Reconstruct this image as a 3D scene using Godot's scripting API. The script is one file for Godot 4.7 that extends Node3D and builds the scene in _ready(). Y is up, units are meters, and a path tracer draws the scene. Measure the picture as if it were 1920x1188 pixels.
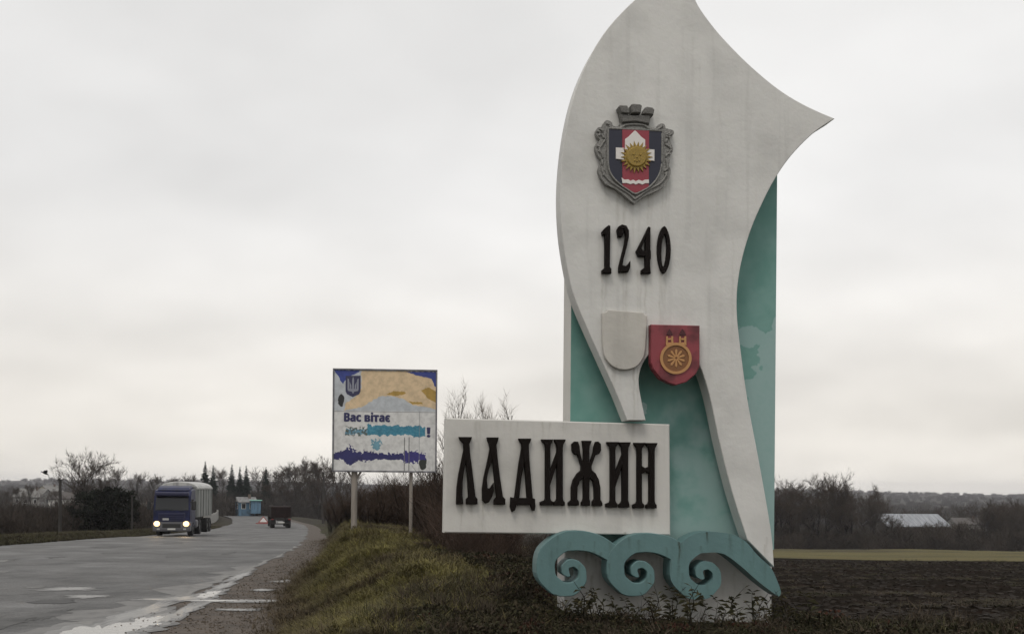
extends Node3D
# A town monument with a name plate beside a country road, a peeling welcome board, two lorries, bare trees, overcast dusk.

const F := 2059.0            # focal length in photograph pixels, used to turn measured pixels into metres
const CX := 960.0
const HY := 915.0
const ROLL := 0.0087
const EYE := Vector3(0, 1.75, 0)
const YAW := 0.157           # the monument is turned about nine degrees

var counts := {}
var rng := RandomNumberGenerator.new()
var lump := FastNoiseLite.new()
var tex := {}
var M := {}
var mon_o := Vector3.ZERO
var mon_basis := Basis(Vector3.UP, YAW)

# ------------------------------------------------------------------ measuring
func ray(px: float, py: float) -> Vector3:
	return Vector3((px - CX) / F, (HY - py) / F, -1.0).rotated(Vector3(0, 0, 1), ROLL)

func at(px: float, py: float, d: float) -> Vector3:
	return EYE + ray(px, py) * d

func plane_pt(px: float, py: float, zl: float) -> Vector2:      # a point of the monument's plane zl, in the monument's own metres
	var n: Vector3 = mon_basis.z
	var r := ray(px, py)
	var t: float = (zl - (EYE - mon_o).dot(n)) / r.dot(n)
	var p: Vector3 = mon_basis.inverse() * (EYE + r * t - mon_o)
	return Vector2(p.x, p.y)

func plane_pts(list: Array, zl: float, ox := 0.0, oy := 0.0, s := 1.0) -> PackedVector2Array:
	var out := PackedVector2Array()
	for q in list:
		out.append(plane_pt(ox + q[0] / s, oy + q[1] / s, zl))
	return out

# ------------------------------------------------------------------ scene tree
func numbered(parent: Node, called: String) -> String:
	var key := "%d/%s" % [parent.get_instance_id(), called]
	var n: int = counts.get(key, 0)
	counts[key] = n + 1
	return called if n == 0 else "%s_%03d" % [called, n]

func put(o: Node, called: String, parent: Node = null) -> Node:
	var p: Node = parent if parent else self
	o.name = numbered(p, called)
	p.add_child(o, true)
	return o

func tag(o: Node, label: String, category: String, group := "", kind := "") -> Node:
	if label: o.set_meta("label", label)
	if category: o.set_meta("category", category)
	if group: o.set_meta("group", group)
	if kind: o.set_meta("kind", kind)
	return o

func thing(called: String, label: String, category: String, pos := Vector3.ZERO, yaw := 0.0, group := "") -> Node3D:
	var o := Node3D.new()
	put(o, called)
	o.position = pos
	o.rotation.y = yaw
	tag(o, label, category, group)
	return o

func obj(called: String, mesh: Mesh, m: Material, parent: Node = null) -> MeshInstance3D:
	var o := MeshInstance3D.new()
	o.mesh = mesh
	if m: o.material_override = m
	put(o, called, parent)
	return o

func dup(o: Node3D, pos: Vector3, yaw: float, sc: Vector3, label: String, group := "") -> Node3D:
	var r: Node3D = o.duplicate()
	var base := String(o.name)
	var rx := RegEx.create_from_string("_\\d{3}$")
	put(r, rx.sub(base, ""))
	r.position = pos
	r.rotation.y = yaw
	r.scale = sc
	r.set_meta("label", label)
	if group: r.set_meta("group", group)
	return r

# ------------------------------------------------------------------ materials
func lin(r: float, g: float, b: float) -> Color:
	return Color(r, g, b).linear_to_srgb()

func noise_image(size: int, freq: float, seed_: int, lo: float, hi: float, octaves := 5, gain := 0.5, stretch := Vector2.ONE) -> ImageTexture:
	var f := FastNoiseLite.new()
	f.seed = seed_
	f.noise_type = FastNoiseLite.TYPE_SIMPLEX_SMOOTH
	f.frequency = freq
	f.fractal_octaves = octaves
	f.fractal_gain = gain
	var im := f.get_seamless_image(int(size / stretch.x), int(size / stretch.y))
	im.resize(size, size, Image.INTERPOLATE_CUBIC)
	var data := im.get_data()
	for i in data.size():
		data[i] = int(clampf(lerpf(lo, hi, data[i] / 255.0), 0, 1) * 255.0)
	im = Image.create_from_data(size, size, false, Image.FORMAT_L8, data)
	im.convert(Image.FORMAT_RGB8)
	return ImageTexture.create_from_image(im)

func bump_image(size: int, freq: float, seed_: int, strength: float, octaves := 5, gain := 0.6) -> ImageTexture:
	var f := FastNoiseLite.new()
	f.seed = seed_
	f.noise_type = FastNoiseLite.TYPE_SIMPLEX_SMOOTH
	f.frequency = freq
	f.fractal_octaves = octaves
	f.fractal_gain = gain
	var im := f.get_seamless_image(size, size)
	im.convert(Image.FORMAT_RGBA8)
	im.bump_map_to_normal_map(strength)
	return ImageTexture.create_from_image(im)

func mat(c: Color, rough: float, o := {}) -> StandardMaterial3D:
	var m := StandardMaterial3D.new()
	m.albedo_color = c
	m.roughness = rough
	m.metallic = o.get("metal", 0.0)
	m.metallic_specular = o.get("spec", 0.5)
	if o.has("map"): m.albedo_texture = o.map
	if o.has("bump"):
		m.normal_enabled = true
		m.normal_texture = o.bump
		m.normal_scale = o.get("bump_scale", 1.0)
	if o.has("rough_map"): m.roughness_texture = o.rough_map
	if o.has("tri"):
		m.uv1_triplanar = true
		m.uv1_world_triplanar = o.get("world", true)
		m.uv1_scale = Vector3.ONE * float(o.tri)
	if o.has("detail"):
		m.detail_enabled = true
		m.detail_albedo = o.detail
		m.detail_blend_mode = BaseMaterial3D.BLEND_MODE_MUL
		m.detail_uv_layer = BaseMaterial3D.DETAIL_UV_2
		m.uv2_triplanar = true
		m.uv2_world_triplanar = o.get("world", true)
		m.uv2_offset = Vector3(0.3, 0, 0)
		m.uv2_scale = Vector3.ONE * float(o.get("detail_tri", 1.0))
	if o.get("vcol", false): m.vertex_color_use_as_albedo = true
	if o.has("emit"):
		m.emission_enabled = true
		m.emission = o.emit
		m.emission_energy_multiplier = o.get("emit_energy", 1.0)
	if o.has("back"):
		m.backlight_enabled = true
		m.backlight = o.back
	return m

# ------------------------------------------------------------------ shapes
class Shape:
	var st := SurfaceTool.new()
	var with_uv := false
	func _init(uv := false) -> void:
		st.begin(Mesh.PRIMITIVE_TRIANGLES)
		with_uv = uv
	func vert(p: Vector3, g: int, uv := Vector2.ZERO) -> void:
		st.set_smooth_group(g)
		if with_uv: st.set_uv(uv)
		st.add_vertex(p)
	func tri(a: Vector3, b: Vector3, c: Vector3, g := -1) -> void:     # counter-clockwise seen from outside
		vert(a, g); vert(c, g); vert(b, g)
	func quad(a: Vector3, b: Vector3, c: Vector3, d: Vector3, g := -1) -> void:
		tri(a, b, c, g); tri(a, c, d, g)
	func quad_uv(a: Vector3, b: Vector3, c: Vector3, d: Vector3, u: Array) -> void:
		vert(a, -1, u[0]); vert(c, -1, u[2]); vert(b, -1, u[1])
		vert(a, -1, u[0]); vert(d, -1, u[3]); vert(c, -1, u[2])
	func prism(poly_: PackedVector2Array, z0: float, z1: float, bevel := 0.0, back := true, xf := Transform3D()) -> void:
		var poly := poly_
		if Geometry2D.is_polygon_clockwise(poly):
			poly = poly.duplicate()
			poly.reverse()
		var n := poly.size()
		var inner := PackedVector2Array()
		for i in n:
			var a: Vector2 = (poly[i] - poly[(i + n - 1) % n]).normalized()
			var b: Vector2 = (poly[(i + 1) % n] - poly[i]).normalized()
			var na := Vector2(-a.y, a.x)
			var nb := Vector2(-b.y, b.x)
			var m := (na + nb)
			m = m / maxf(m.length_squared() * 0.5, 0.35)
			inner.append(poly[i] + m * bevel)
		var idx := Geometry2D.triangulate_polygon(inner)
		if idx.is_empty():
			inner = poly
			idx = Geometry2D.triangulate_polygon(poly)
		var f3 := func(q: Vector2, z: float) -> Vector3: return xf * Vector3(q.x, q.y, z)
		for k in range(0, idx.size(), 3):
			var a2: Vector2 = inner[idx[k]]
			var b2: Vector2 = inner[idx[k + 1]]
			var c2: Vector2 = inner[idx[k + 2]]
			if (b2 - a2).cross(c2 - a2) < 0:
				var t2 := b2
				b2 = c2
				c2 = t2
			tri(f3.call(a2, z1), f3.call(b2, z1), f3.call(c2, z1))
			if back: tri(f3.call(a2, z0), f3.call(c2, z0), f3.call(b2, z0))
		var zb: float = z1 - bevel
		for i in n:
			var j := (i + 1) % n
			if bevel > 0.0:
				quad(f3.call(poly[i], zb), f3.call(poly[j], zb), f3.call(inner[j], z1), f3.call(inner[i], z1))
			quad(f3.call(poly[i], z0), f3.call(poly[j], z0), f3.call(poly[j], zb), f3.call(poly[i], zb))
	func box(c: Vector3, s: Vector3, bevel := 0.0, xf := Transform3D()) -> void:
		var h := s * 0.5
		var b := minf(bevel, minf(h.x, minf(h.y, h.z)) * 0.9)
		if b <= 0.0:
			var p := []
			for k in 8:
				p.append(xf * (c + Vector3(h.x if k & 1 else -h.x, h.y if k & 2 else -h.y, h.z if k & 4 else -h.z)))
			quad(p[4], p[5], p[7], p[6]); quad(p[1], p[0], p[2], p[3])
			quad(p[5], p[1], p[3], p[7]); quad(p[0], p[4], p[6], p[2])
			quad(p[6], p[7], p[3], p[2]); quad(p[0], p[1], p[5], p[4])
			return
		var poly := PackedVector2Array([Vector2(-h.x + b, -h.y), Vector2(h.x - b, -h.y), Vector2(h.x, -h.y + b), Vector2(h.x, h.y - b), Vector2(h.x - b, h.y), Vector2(-h.x + b, h.y), Vector2(-h.x, h.y - b), Vector2(-h.x, -h.y + b)])
		prism(poly, -h.z, h.z, b, true, xf * Transform3D(Basis(), c))
	func tube(pts: Array, radii: Array, sides: int, caps := true, g := 1) -> void:
		var rings := []
		var up := Vector3.UP
		for i in pts.size():
			var d: Vector3
			if i == 0: d = pts[1] - pts[0]
			elif i == pts.size() - 1: d = pts[i] - pts[i - 1]
			else: d = pts[i + 1] - pts[i - 1]
			d = d.normalized()
			var side := d.cross(up)
			if side.length() < 0.05: side = d.cross(Vector3.RIGHT)
			side = side.normalized()
			var u2 := side.cross(d)
			var ring := []
			for k in sides:
				var a := TAU * k / sides
				ring.append(pts[i] + (side * cos(a) + u2 * sin(a)) * radii[i])
			rings.append(ring)
		for i in pts.size() - 1:
			for k in sides:
				var j := (k + 1) % sides
				quad(rings[i][k], rings[i][j], rings[i + 1][j], rings[i + 1][k], g)
		if caps:
			for k in range(1, sides - 1):
				tri(rings[0][0], rings[0][k + 1], rings[0][k])
				var e = rings[-1]
				tri(e[0], e[k], e[k + 1])
	func lathe_x(profile: Array, c: Vector3, sides: int) -> void:      # profile of [x, r], turned about the x axis through c
		for i in profile.size() - 1:
			for k in sides:
				var a0 := TAU * k / sides
				var a1 := TAU * (k + 1) / sides
				var p0: Vector3 = c + Vector3(profile[i][0], cos(a0) * profile[i][1], sin(a0) * profile[i][1])
				var p1: Vector3 = c + Vector3(profile[i][0], cos(a1) * profile[i][1], sin(a1) * profile[i][1])
				var p2: Vector3 = c + Vector3(profile[i + 1][0], cos(a1) * profile[i + 1][1], sin(a1) * profile[i + 1][1])
				var p3: Vector3 = c + Vector3(profile[i + 1][0], cos(a0) * profile[i + 1][1], sin(a0) * profile[i + 1][1])
				quad(p0, p1, p2, p3)
	func done() -> ArrayMesh:
		st.generate_normals()
		return st.commit()

func box_mesh(c: Vector3, s: Vector3, bevel := 0.0) -> ArrayMesh:
	var sh := Shape.new()
	sh.box(c, s, bevel)
	return sh.done()

func prism_mesh(poly: PackedVector2Array, z0: float, z1: float, bevel := 0.0) -> ArrayMesh:
	var sh := Shape.new()
	sh.prism(poly, z0, z1, bevel)
	return sh.done()

func smooth_path(pts: Array, per := 6) -> Array:                # Catmull-Rom through the points of one smooth run
	var out := []
	for i in pts.size() - 1:
		var p0: Vector2 = pts[maxi(i - 1, 0)]
		var p1: Vector2 = pts[i]
		var p2: Vector2 = pts[i + 1]
		var p3: Vector2 = pts[mini(i + 2, pts.size() - 1)]
		for k in per:
			var t := float(k) / per
			out.append(0.5 * ((2 * p1) + (p2 - p0) * t + (2 * p0 - 5 * p1 + 4 * p2 - p3) * t * t + (3 * p1 - p0 - 3 * p2 + p3) * t * t * t))
	out.append(pts[-1])
	return out

func outline(runs: Array, per := 6) -> PackedVector2Array:     # runs of [x, y]; a corner between runs
	var out := PackedVector2Array()
	for run in runs:
		var p := []
		for q in run: p.append(Vector2(q[0], q[1]))
		for v in (smooth_path(p, per) if p.size() > 2 else p):
			if out.is_empty() or out[-1].distance_to(v) > 0.4: out.append(v)
	if out[0].distance_to(out[-1]) < 0.4: out.remove_at(out.size() - 1)
	return out

func to_plane(px: PackedVector2Array, zl: float, ox := 0.0, oy := 0.0, s := 1.0) -> PackedVector2Array:
	var out := PackedVector2Array()
	for q in px: out.append(plane_pt(ox + q.x / s, oy + q.y / s, zl))
	return out

# ------------------------------------------------------------------ terrain
func along(t: Array, d: float) -> float:                        # smooth curve through [d, value] pairs
	if d <= t[0][0]: return t[0][1]
	if d >= t[-1][0]: return t[-1][1]
	var i := 0
	while d > t[i + 1][0]: i += 1
	var h: float = t[i + 1][0] - t[i][0]
	var s: float = (d - t[i][0]) / h
	var sl: float = (t[i + 1][1] - t[i][1]) / h
	var m0: float = sl if i == 0 else (t[i + 1][1] - t[i - 1][1]) / (t[i + 1][0] - t[i - 1][0])
	var m1: float = sl if i + 2 >= t.size() else (t[i + 2][1] - t[i][1]) / (t[i + 2][0] - t[i][0])
	var s2 := s * s
	var s3 := s2 * s
	return t[i][1] * (2 * s3 - 3 * s2 + 1) + m0 * h * (s3 - 2 * s2 + s) + t[i + 1][1] * (3 * s2 - 2 * s3) + m1 * h * (s3 - s2)

const ROAD_H := [[-60, -2.15], [0, -2.25], [17, -2.35], [35, -2.47], [46, -2.62], [64, -3.05], [74, -3.45], [129, -4.9], [220, -6.1], [330, -6.5], [700, -8.0]]
const ROAD_R := [[-60, -5.6], [0, -6.5], [17, -6.9], [23, -7.0], [35, -7.9], [46, -9.1], [64, -12.0], [74, -13.9], [129, -24.0], [160, -31.0], [220, -49.0], [330, -92.0], [420, -135.0]]
const ROAD_L := [[-60, -21.0], [0, -21.0], [17, -21.0], [46, -21.6], [64, -22.9], [74, -24.9], [90, -27.4], [129, -34.2], [160, -40.6], [220, -57.5], [330, -101.0], [420, -145.0]]
const FOOT := [[-60, -3.0], [0, -3.4], [17.7, -4.15], [22.6, -5.0], [33, -6.2], [43, -7.3], [61, -10.4], [74, -12.6], [100, -17.6], [135, -24.2], [160, -30.2], [220, -48.2], [420, -134.0]]
const CREST := [[-60, 0.0], [0, -1.0], [14, -1.0], [18, -1.3], [24, -2.8], [30, -4.2], [45, -6.1], [60, -9.0], [100, -15.6], [135, -22.2], [220, -46.5], [420, -131.0]]
const CREST_H := [[-60, -1.75], [0, -1.75], [12, -1.72], [18, -1.5], [24, -1.42], [30, -1.3], [45, -1.72], [60, -2.1], [100, -3.4], [135, -4.7], [220, -6.0], [420, -6.6]]

func height(x: float, d: float) -> float:
	var rh := along(ROAD_H, d)
	var left_side: float = along(ROAD_L, d)
	var right_side: float = along(ROAD_R, d)
	var foot: float = along(FOOT, d)
	var crest: float = along(CREST, d)
	var ch: float = along(CREST_H, d)
	var field: float = -1.75 - 0.0475 * maxf(0, d - 15)
	if d > 240: field = maxf(-12.44 - 0.006 * (d - 240), -16.0)
	var n: float = lump.get_noise_2d(x * 6.0, d * 6.0)
	var n2: float = lump.get_noise_2d(x * 1.3 + 70, d * 1.3)
	var h: float
	var gap := maxf(0.0, d - 120) * 0.004
	if x < left_side:
		var t: float = left_side - x
		h = rh - 0.02 + 0.22 * smoothstep(0.2, 1.6, t) - 0.55 * smoothstep(2.5, 7.0, t) - 0.008 * minf(t, 150) + n * 0.06 * smoothstep(0.5, 3, t) + n2 * 0.25 * smoothstep(6, 20, t)
	elif x < right_side + 0.1:
		h = rh - 0.14 - gap
	elif x < foot:
		h = rh - 0.12 - gap
	elif x < crest:
		var s: float = (x - foot) / maxf(crest - foot, 0.01)
		h = lerpf(rh - 0.1, ch, smoothstep(0.0, 1.0, s)) + (n * 0.30 + lump.get_noise_2d(x * 17.0, d * 17.0) * 0.14) * smoothstep(0.0, 0.35, s)
	else:
		var s2: float = smoothstep(0.0, 4.0 + 0.12 * maxf(d, 0), x - crest)
		var near := smoothstep(1.5, 6.0, Vector2(x - 2.0, d - 13.0).length())
		h = lerpf(ch, field, s2) + n * 0.12 * near * (1.0 - s2 * 0.6) + n2 * 0.3 * smoothstep(40, 120, d)
	var plain: float = lerpf(-7.5 - 0.003 * clampf(d - 300, 0, 1500), -14.5, smoothstep(-120, 120, x)) + n2 * 0.5
	h = lerpf(h, plain, smoothstep(270, 400, d))
	var r := Vector2(x, d).length()
	if r > 900:
		var big: float = lump.get_noise_2d(x * 0.035 + 300, d * 0.035)
		h += smoothstep(950, 2400, r) * (lerpf(17.0, 8.0, smoothstep(-900, 700, x)) + 13.0 * big) 
	return h + EYE.y

func ground(x: float, d: float) -> Vector3:
	return Vector3(x, height(x, d), -d)

func steps(lo: float, hi: float, far_lo: float, far_hi: float, fine: float, grow: float, must: Array) -> Array:
	var out := []
	var v := lo
	while v < hi:
		out.append(v)
		v += fine
	var s := fine
	while v < far_hi:
		out.append(v)
		s *= grow
		v += s
	out.append(far_hi)
	v = lo
	s = fine
	while v > far_lo:
		s *= grow
		v -= s
		out.push_front(maxf(v, far_lo))
	for m in must:
		var best := 0
		for i in out.size():
			if absf(out[i] - m) < absf(out[best] - m): best = i
		out[best] = m
	return out

func region(x: float, d: float) -> int:
	if Vector2(x, d).length() > 850: return 3
	var wav: float = 5.0 * lump.get_noise_2d(x * 1.2, 3.0)
	if d > 13.2 and d < 72 + wav and x > lerpf(3.9, -0.4, smoothstep(15.0, 26.0, d)): return 1
	if d >= 72 + wav and d < 178 + wav * 2.0 and x > -2.0: return 2
	return 0

func build_terrain() -> void:
	var xs := steps(-14.0, 7.0, -2700.0, 2700.0, 0.42, 1.055, [])
	var ds := steps(10.0, 44.0, -120.0, 2900.0, 0.42, 1.04, [72.0, 178.0])
	var nx := xs.size()
	var nd := ds.size()
	var vs := PackedVector3Array()
	var cs := PackedColorArray()
	for j in nd:
		for i in nx:
			vs.append(ground(xs[i], ds[j]))
	var ns := PackedVector3Array()
	for j in nd:
		for i in nx:
			var l := vs[j * nx + maxi(i - 1, 0)]
			var r := vs[j * nx + mini(i + 1, nx - 1)]
			var b := vs[maxi(j - 1, 0) * nx + i]
			var f := vs[mini(j + 1, nd - 1) * nx + i]
			ns.append((r - l).cross(f - b).normalized())
			var p := vs[j * nx + i]
			var d := -p.z
			var k: float = lump.get_noise_2d(p.x * 3.0 + 11, d * 3.0) * 0.5 + 0.5
			var k2: float = lump.get_noise_2d(p.x * 14.0 + 51, d * 14.0) * 0.5 + 0.5
			var reg := region(p.x + 0.3, d)
			var c: Color
			if reg == 1:
				c = Color(0.0145, 0.0108, 0.0083).lerp(Color(0.023, 0.017, 0.0125), k * k2 * 1.6)
			elif reg == 2:
				c = Color(0.15, 0.13, 0.055).lerp(Color(0.078, 0.066, 0.036), smoothstep(0.45, 0.75, lump.get_noise_2d(p.x * 0.4, d * 2.5) * 0.5 + 0.5))
			elif reg == 3:
				c = Color(0.05, 0.05, 0.045).lerp(Color(0.075, 0.07, 0.055), k)
			else:
				c = Color(0.048, 0.040, 0.026).lerp(Color(0.062, 0.064, 0.026), smoothstep(0.4, 0.65, k)).lerp(Color(0.038, 0.030, 0.022), k2 * 0.5)
				if d > 150: c = c.lerp(Color(0.05, 0.046, 0.036), 0.6)
			cs.append(c)
	var names := ["ground", "ploughed_field", "grass_field", "hills"]
	for reg in 4:
		var idx := PackedInt32Array()
		for j in nd - 1:
			for i in nx - 1:
				if region((xs[i] + xs[i + 1]) * 0.5, (ds[j] + ds[j + 1]) * 0.5) != reg: continue
				var a := j * nx + i
				idx.append_array([a, a + nx, a + 1, a + 1, a + nx, a + nx + 1])
		var arr := []
		arr.resize(Mesh.ARRAY_MAX)
		var map := {}
		var v2 := PackedVector3Array()
		var n2 := PackedVector3Array()
		var c2 := PackedColorArray()
		var i2 := PackedInt32Array()
		for q in idx:
			if not map.has(q):
				map[q] = v2.size()
				v2.append(vs[q]); n2.append(ns[q]); c2.append(cs[q])
			i2.append(map[q])
		arr[Mesh.ARRAY_VERTEX] = v2
		arr[Mesh.ARRAY_NORMAL] = n2
		arr[Mesh.ARRAY_COLOR] = c2
		arr[Mesh.ARRAY_INDEX] = i2
		var am := ArrayMesh.new()
		am.add_surface_from_arrays(Mesh.PRIMITIVE_TRIANGLES, arr)
		tag(obj(names[reg], am, M.field if reg == 1 else M.soil), ["", "dark ploughed field falling away right of the monument", "pale dry grass strip beyond the ploughed field", "far low hills on the skyline"][reg], "", "", "structure")

func ribbon(lt: Callable, rt: Callable, dlist: Array, across: int, lift: float) -> ArrayMesh:
	var vs := PackedVector3Array()
	var cs := PackedColorArray()
	var ns := PackedVector3Array()
	var idx := PackedInt32Array()
	for d in dlist:
		var a: float = lt.call(d)
		var b: float = rt.call(d)
		for k in across + 1:
			var x := lerpf(a, b, float(k) / across)
			vs.append(Vector3(x, along(ROAD_H, d) + EYE.y + lift, -d))
			ns.append(Vector3.UP)
			var edge := b - x                                    # polished wheel tracks and oil-dark lane middles
			var track := exp(-pow((edge - 1.7) / 0.42, 2)) + exp(-pow((edge - 3.6) / 0.42, 2)) + exp(-pow((edge - 6.2) / 0.45, 2)) + exp(-pow((edge - 8.1) / 0.45, 2))
			var tone: float = 1.0 - 0.11 * track + 0.16 * lump.get_noise_2d(x * 4.0, d * 1.6) + 0.10 * lump.get_noise_2d(x * 22.0, d * 11.0)
			cs.append(Color(tone, tone, tone))
	for j in dlist.size() - 1:
		for k in across:
			var p := j * (across + 1) + k
			var q := p + across + 1
			idx.append_array([p, q, p + 1, p + 1, q, q + 1])
	var arr := []
	arr.resize(Mesh.ARRAY_MAX)
	arr[Mesh.ARRAY_VERTEX] = vs
	arr[Mesh.ARRAY_NORMAL] = ns
	arr[Mesh.ARRAY_COLOR] = cs
	arr[Mesh.ARRAY_INDEX] = idx
	var am := ArrayMesh.new()
	am.add_surface_from_arrays(Mesh.PRIMITIVE_TRIANGLES, arr)
	return am

func blob(c: Vector3, along_dir: Vector2, length: float, width: float, seed_: int, lift: float, rough := 0.45) -> ArrayMesh:   # an irregular flat patch lying on the road
	var n := 72
	var ring := []
	var side := Vector2(-along_dir.y, along_dir.x)
	for k in n:
		var a := TAU * k / n
		var r: float = 1.0 + rough * lump.get_noise_2d(cos(a) * 40.0 + seed_ * 37.0, sin(a) * 40.0) + rough * 0.8 * lump.get_noise_2d(cos(a) * 95.0 + seed_ * 17.0, sin(a) * 95.0)
		var q := along_dir * cos(a) * length * 0.5 * r + side * sin(a) * width * 0.5 * r
		var x := c.x + q.x
		var d := -c.z + q.y
		ring.append(Vector3(x, along(ROAD_H, d) + EYE.y + lift, -d))
	var sh := Shape.new()
	var cc := Vector3(c.x, along(ROAD_H, -c.z) + EYE.y + lift, c.z)
	for k in n:
		var e0: Vector3 = ring[k]
		var e1: Vector3 = ring[(k + 1) % n]
		if (e0 - cc).cross(e1 - cc).y > 0: sh.tri(cc, e0, e1, 1)
		else: sh.tri(cc, e1, e0, 1)
	return sh.done()

func build_road() -> void:
	var dl := []
	var d := -110.0
	while d < 420:
		dl.append(d)
		d += 0.6 if d > 5 and d < 60 else 2.0
	var wob := func(dd: float) -> float: return 0.32 * lump.get_noise_2d(dd * 9.0, 5.0) + 0.16 * lump.get_noise_2d(dd * 38.0, 9.0)
	tag(obj("road", ribbon(func(q): return along(ROAD_L, q) - 0.15 + wob.call(q + 400), func(q): return along(ROAD_R, q) + wob.call(q), dl, 40, 0.0), M.asphalt), "grey worn asphalt road curving away to the left", "", "", "structure")
	tag(obj("road_shoulder", ribbon(func(q): return along(ROAD_R, q) - 0.5, func(q): return along(FOOT, q) + 0.4, dl, 5, -0.006), M.dirt), "brown gravelly shoulder between asphalt and bank", "", "", "structure")
	# wet patches and worn pale edge of the asphalt, measured on the photograph and laid on the road
	# [column, row, length, width, material, turn]
	var wet := [[185, 1184, 2.0, 0.85, 0, -0.04], [262, 1170, 1.6, 0.5, 0, -0.05], [330, 1152, 2.6, 0.22, 1, -0.05], [255, 1150, 2.6, 0.35, 1, -0.05], [392, 1114, 1.4, 0.30, 0, -0.06], [340, 1122, 0.7, 0.5, 1, 0.0], [455, 1126, 0.30, 1.35, 1, 0.0], [400, 1126, 0.22, 0.8, 0, 0.0], [445, 1143, 0.25, 0.42, 1, 0.0], [492, 1106, 0.3, 0.22, 1, 0.0], [545, 1090, 0.5, 0.4, 1, 0.0], [130, 1104, 0.5, 0.55, 1, 0.1], [160, 1118, 0.4, 0.4, 1, 0.1], [300, 1124, 0.25, 0.5, 1, 0.0], [420, 1098, 1.6, 0.16, 1, -0.06], [450, 1080, 2.0, 0.16, 1, -0.07]]
	var i := 0
	for w in wet:
		var r := ray(w[0], w[1])
		var dd := 20.0
		for k in 12: dd = along(ROAD_H, dd) / (r.y)
		var x: float = r.x * dd
		for k in 3:
			var grow: float = [1.75, 1.35, 0.95][k]
			tag(obj("puddle" if k == 2 else "wet_road", blob(Vector3(x, 0, -dd), Vector2(w[5], 1.0).normalized(), w[2] * grow * 1.2, w[3] * grow * 1.3, i, 0.0062 + 0.0007 * k + 0.00004 * i, 0.55), [M.wet_a, M.wet_b, M.puddle if w[4] == 0 else M.damp][k]), "", "", "", "structure")
		i += 1
	for e in [[1.25, -0.02, 0.0035, 14.0, 43.0, 3.0, "sand_damp"], [0.62, 0.0, 0.0042, 14.0, 38.0, 31.0, "sand"], [0.22, -0.02, 0.0049, 15.0, 60.0, 57.0, "sand_pale"]]:   # sand and wet dirt washed to the asphalt's edge
		var lft := func(q): return along(ROAD_R, q) - e[0] * clampf(0.55 + 1.1 * lump.get_noise_2d(q * 14.0, e[5]) + 0.35 * lump.get_noise_2d(q * 60.0, e[5]), 0.03, 1.5) * smoothstep(e[4], e[4] - 18.0, q)
		var rgt := func(q): return along(ROAD_R, q) - 0.04 + wob.call(q) * 0.8 + e[1]
		var part := dl.filter(func(q): return q > e[3] - 4.0 and q < e[4])
		tag(obj("road_edge", ribbon(func(q): return minf(lft.call(q), rgt.call(q) - 0.01), rgt, part, 3, e[2]), M[e[6]]), "", "", "", "structure")
	for k in 46:                                                # old repairs, dark and light
		var dd: float = 15.0 + 60.0 * pow(rng.randf(), 1.5)
		var x := rng.randf_range(along(ROAD_L, dd) + 1.5, along(ROAD_R, dd) - 0.8)
		tag(obj("road_patch", blob(Vector3(x, 0, -dd), Vector2(-0.08, 1).normalized(), rng.randf_range(0.5, 2.6), rng.randf_range(0.25, 0.9), 90 + k, 0.0045 + k * 0.00002, 0.6), M.patch_dark if k % 3 else M.patch_pale), "", "", "", "structure")
	tag(obj("pothole", blob(at(100, 1107, 22.3), Vector2(0.2, 1).normalized(), 0.9, 0.9, 300, 0.0065, 0.5), M.hole), "", "", "", "structure")

# ------------------------------------------------------------------ plants
class Twigs:
	var v := PackedVector3Array()
	var n := PackedVector3Array()
	var c := PackedColorArray()
	func tri(a: Vector3, b: Vector3, d: Vector3, col: Color) -> void:
		var m := (d - a).cross(b - a).normalized()
		v.append_array([a, b, d]); n.append_array([m, m, m]); c.append_array([col, col, col])
	func sliver(a: Vector3, b: Vector3, w: float, side: Vector3, col: Color) -> void:
		tri(a - side * w, a + side * w, b, col)
	func tube(pts: Array, radii: Array, sides: int, col: Color) -> void:
		var last := []
		for i in pts.size():
			var dd: Vector3 = (pts[mini(i + 1, pts.size() - 1)] - pts[maxi(i - 1, 0)]).normalized()
			var s := dd.cross(Vector3(0.13, 0.2, 0.97)).normalized()
			var u := s.cross(dd)
			var ring := []
			for k in sides:
				var a := TAU * k / sides
				ring.append([pts[i] + (s * cos(a) + u * sin(a)) * radii[i], s * cos(a) + u * sin(a)])
			if i > 0:
				for k in sides:
					var j := (k + 1) % sides
					for q in [last[k], ring[k], ring[j], last[k], ring[j], last[j]]:
						v.append(q[0]); n.append(q[1]); c.append(col)
			last = ring
	func mesh() -> ArrayMesh:
		var arr := []
		arr.resize(Mesh.ARRAY_MAX)
		arr[Mesh.ARRAY_VERTEX] = v
		arr[Mesh.ARRAY_NORMAL] = n
		arr[Mesh.ARRAY_COLOR] = c
		var am := ArrayMesh.new()
		am.add_surface_from_arrays(Mesh.PRIMITIVE_TRIANGLES, arr)
		return am

func rvec(r: RandomNumberGenerator) -> Vector3:
	return Vector3(r.randf_range(-1, 1), r.randf_range(-1, 1), r.randf_range(-1, 1)).normalized()

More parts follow.
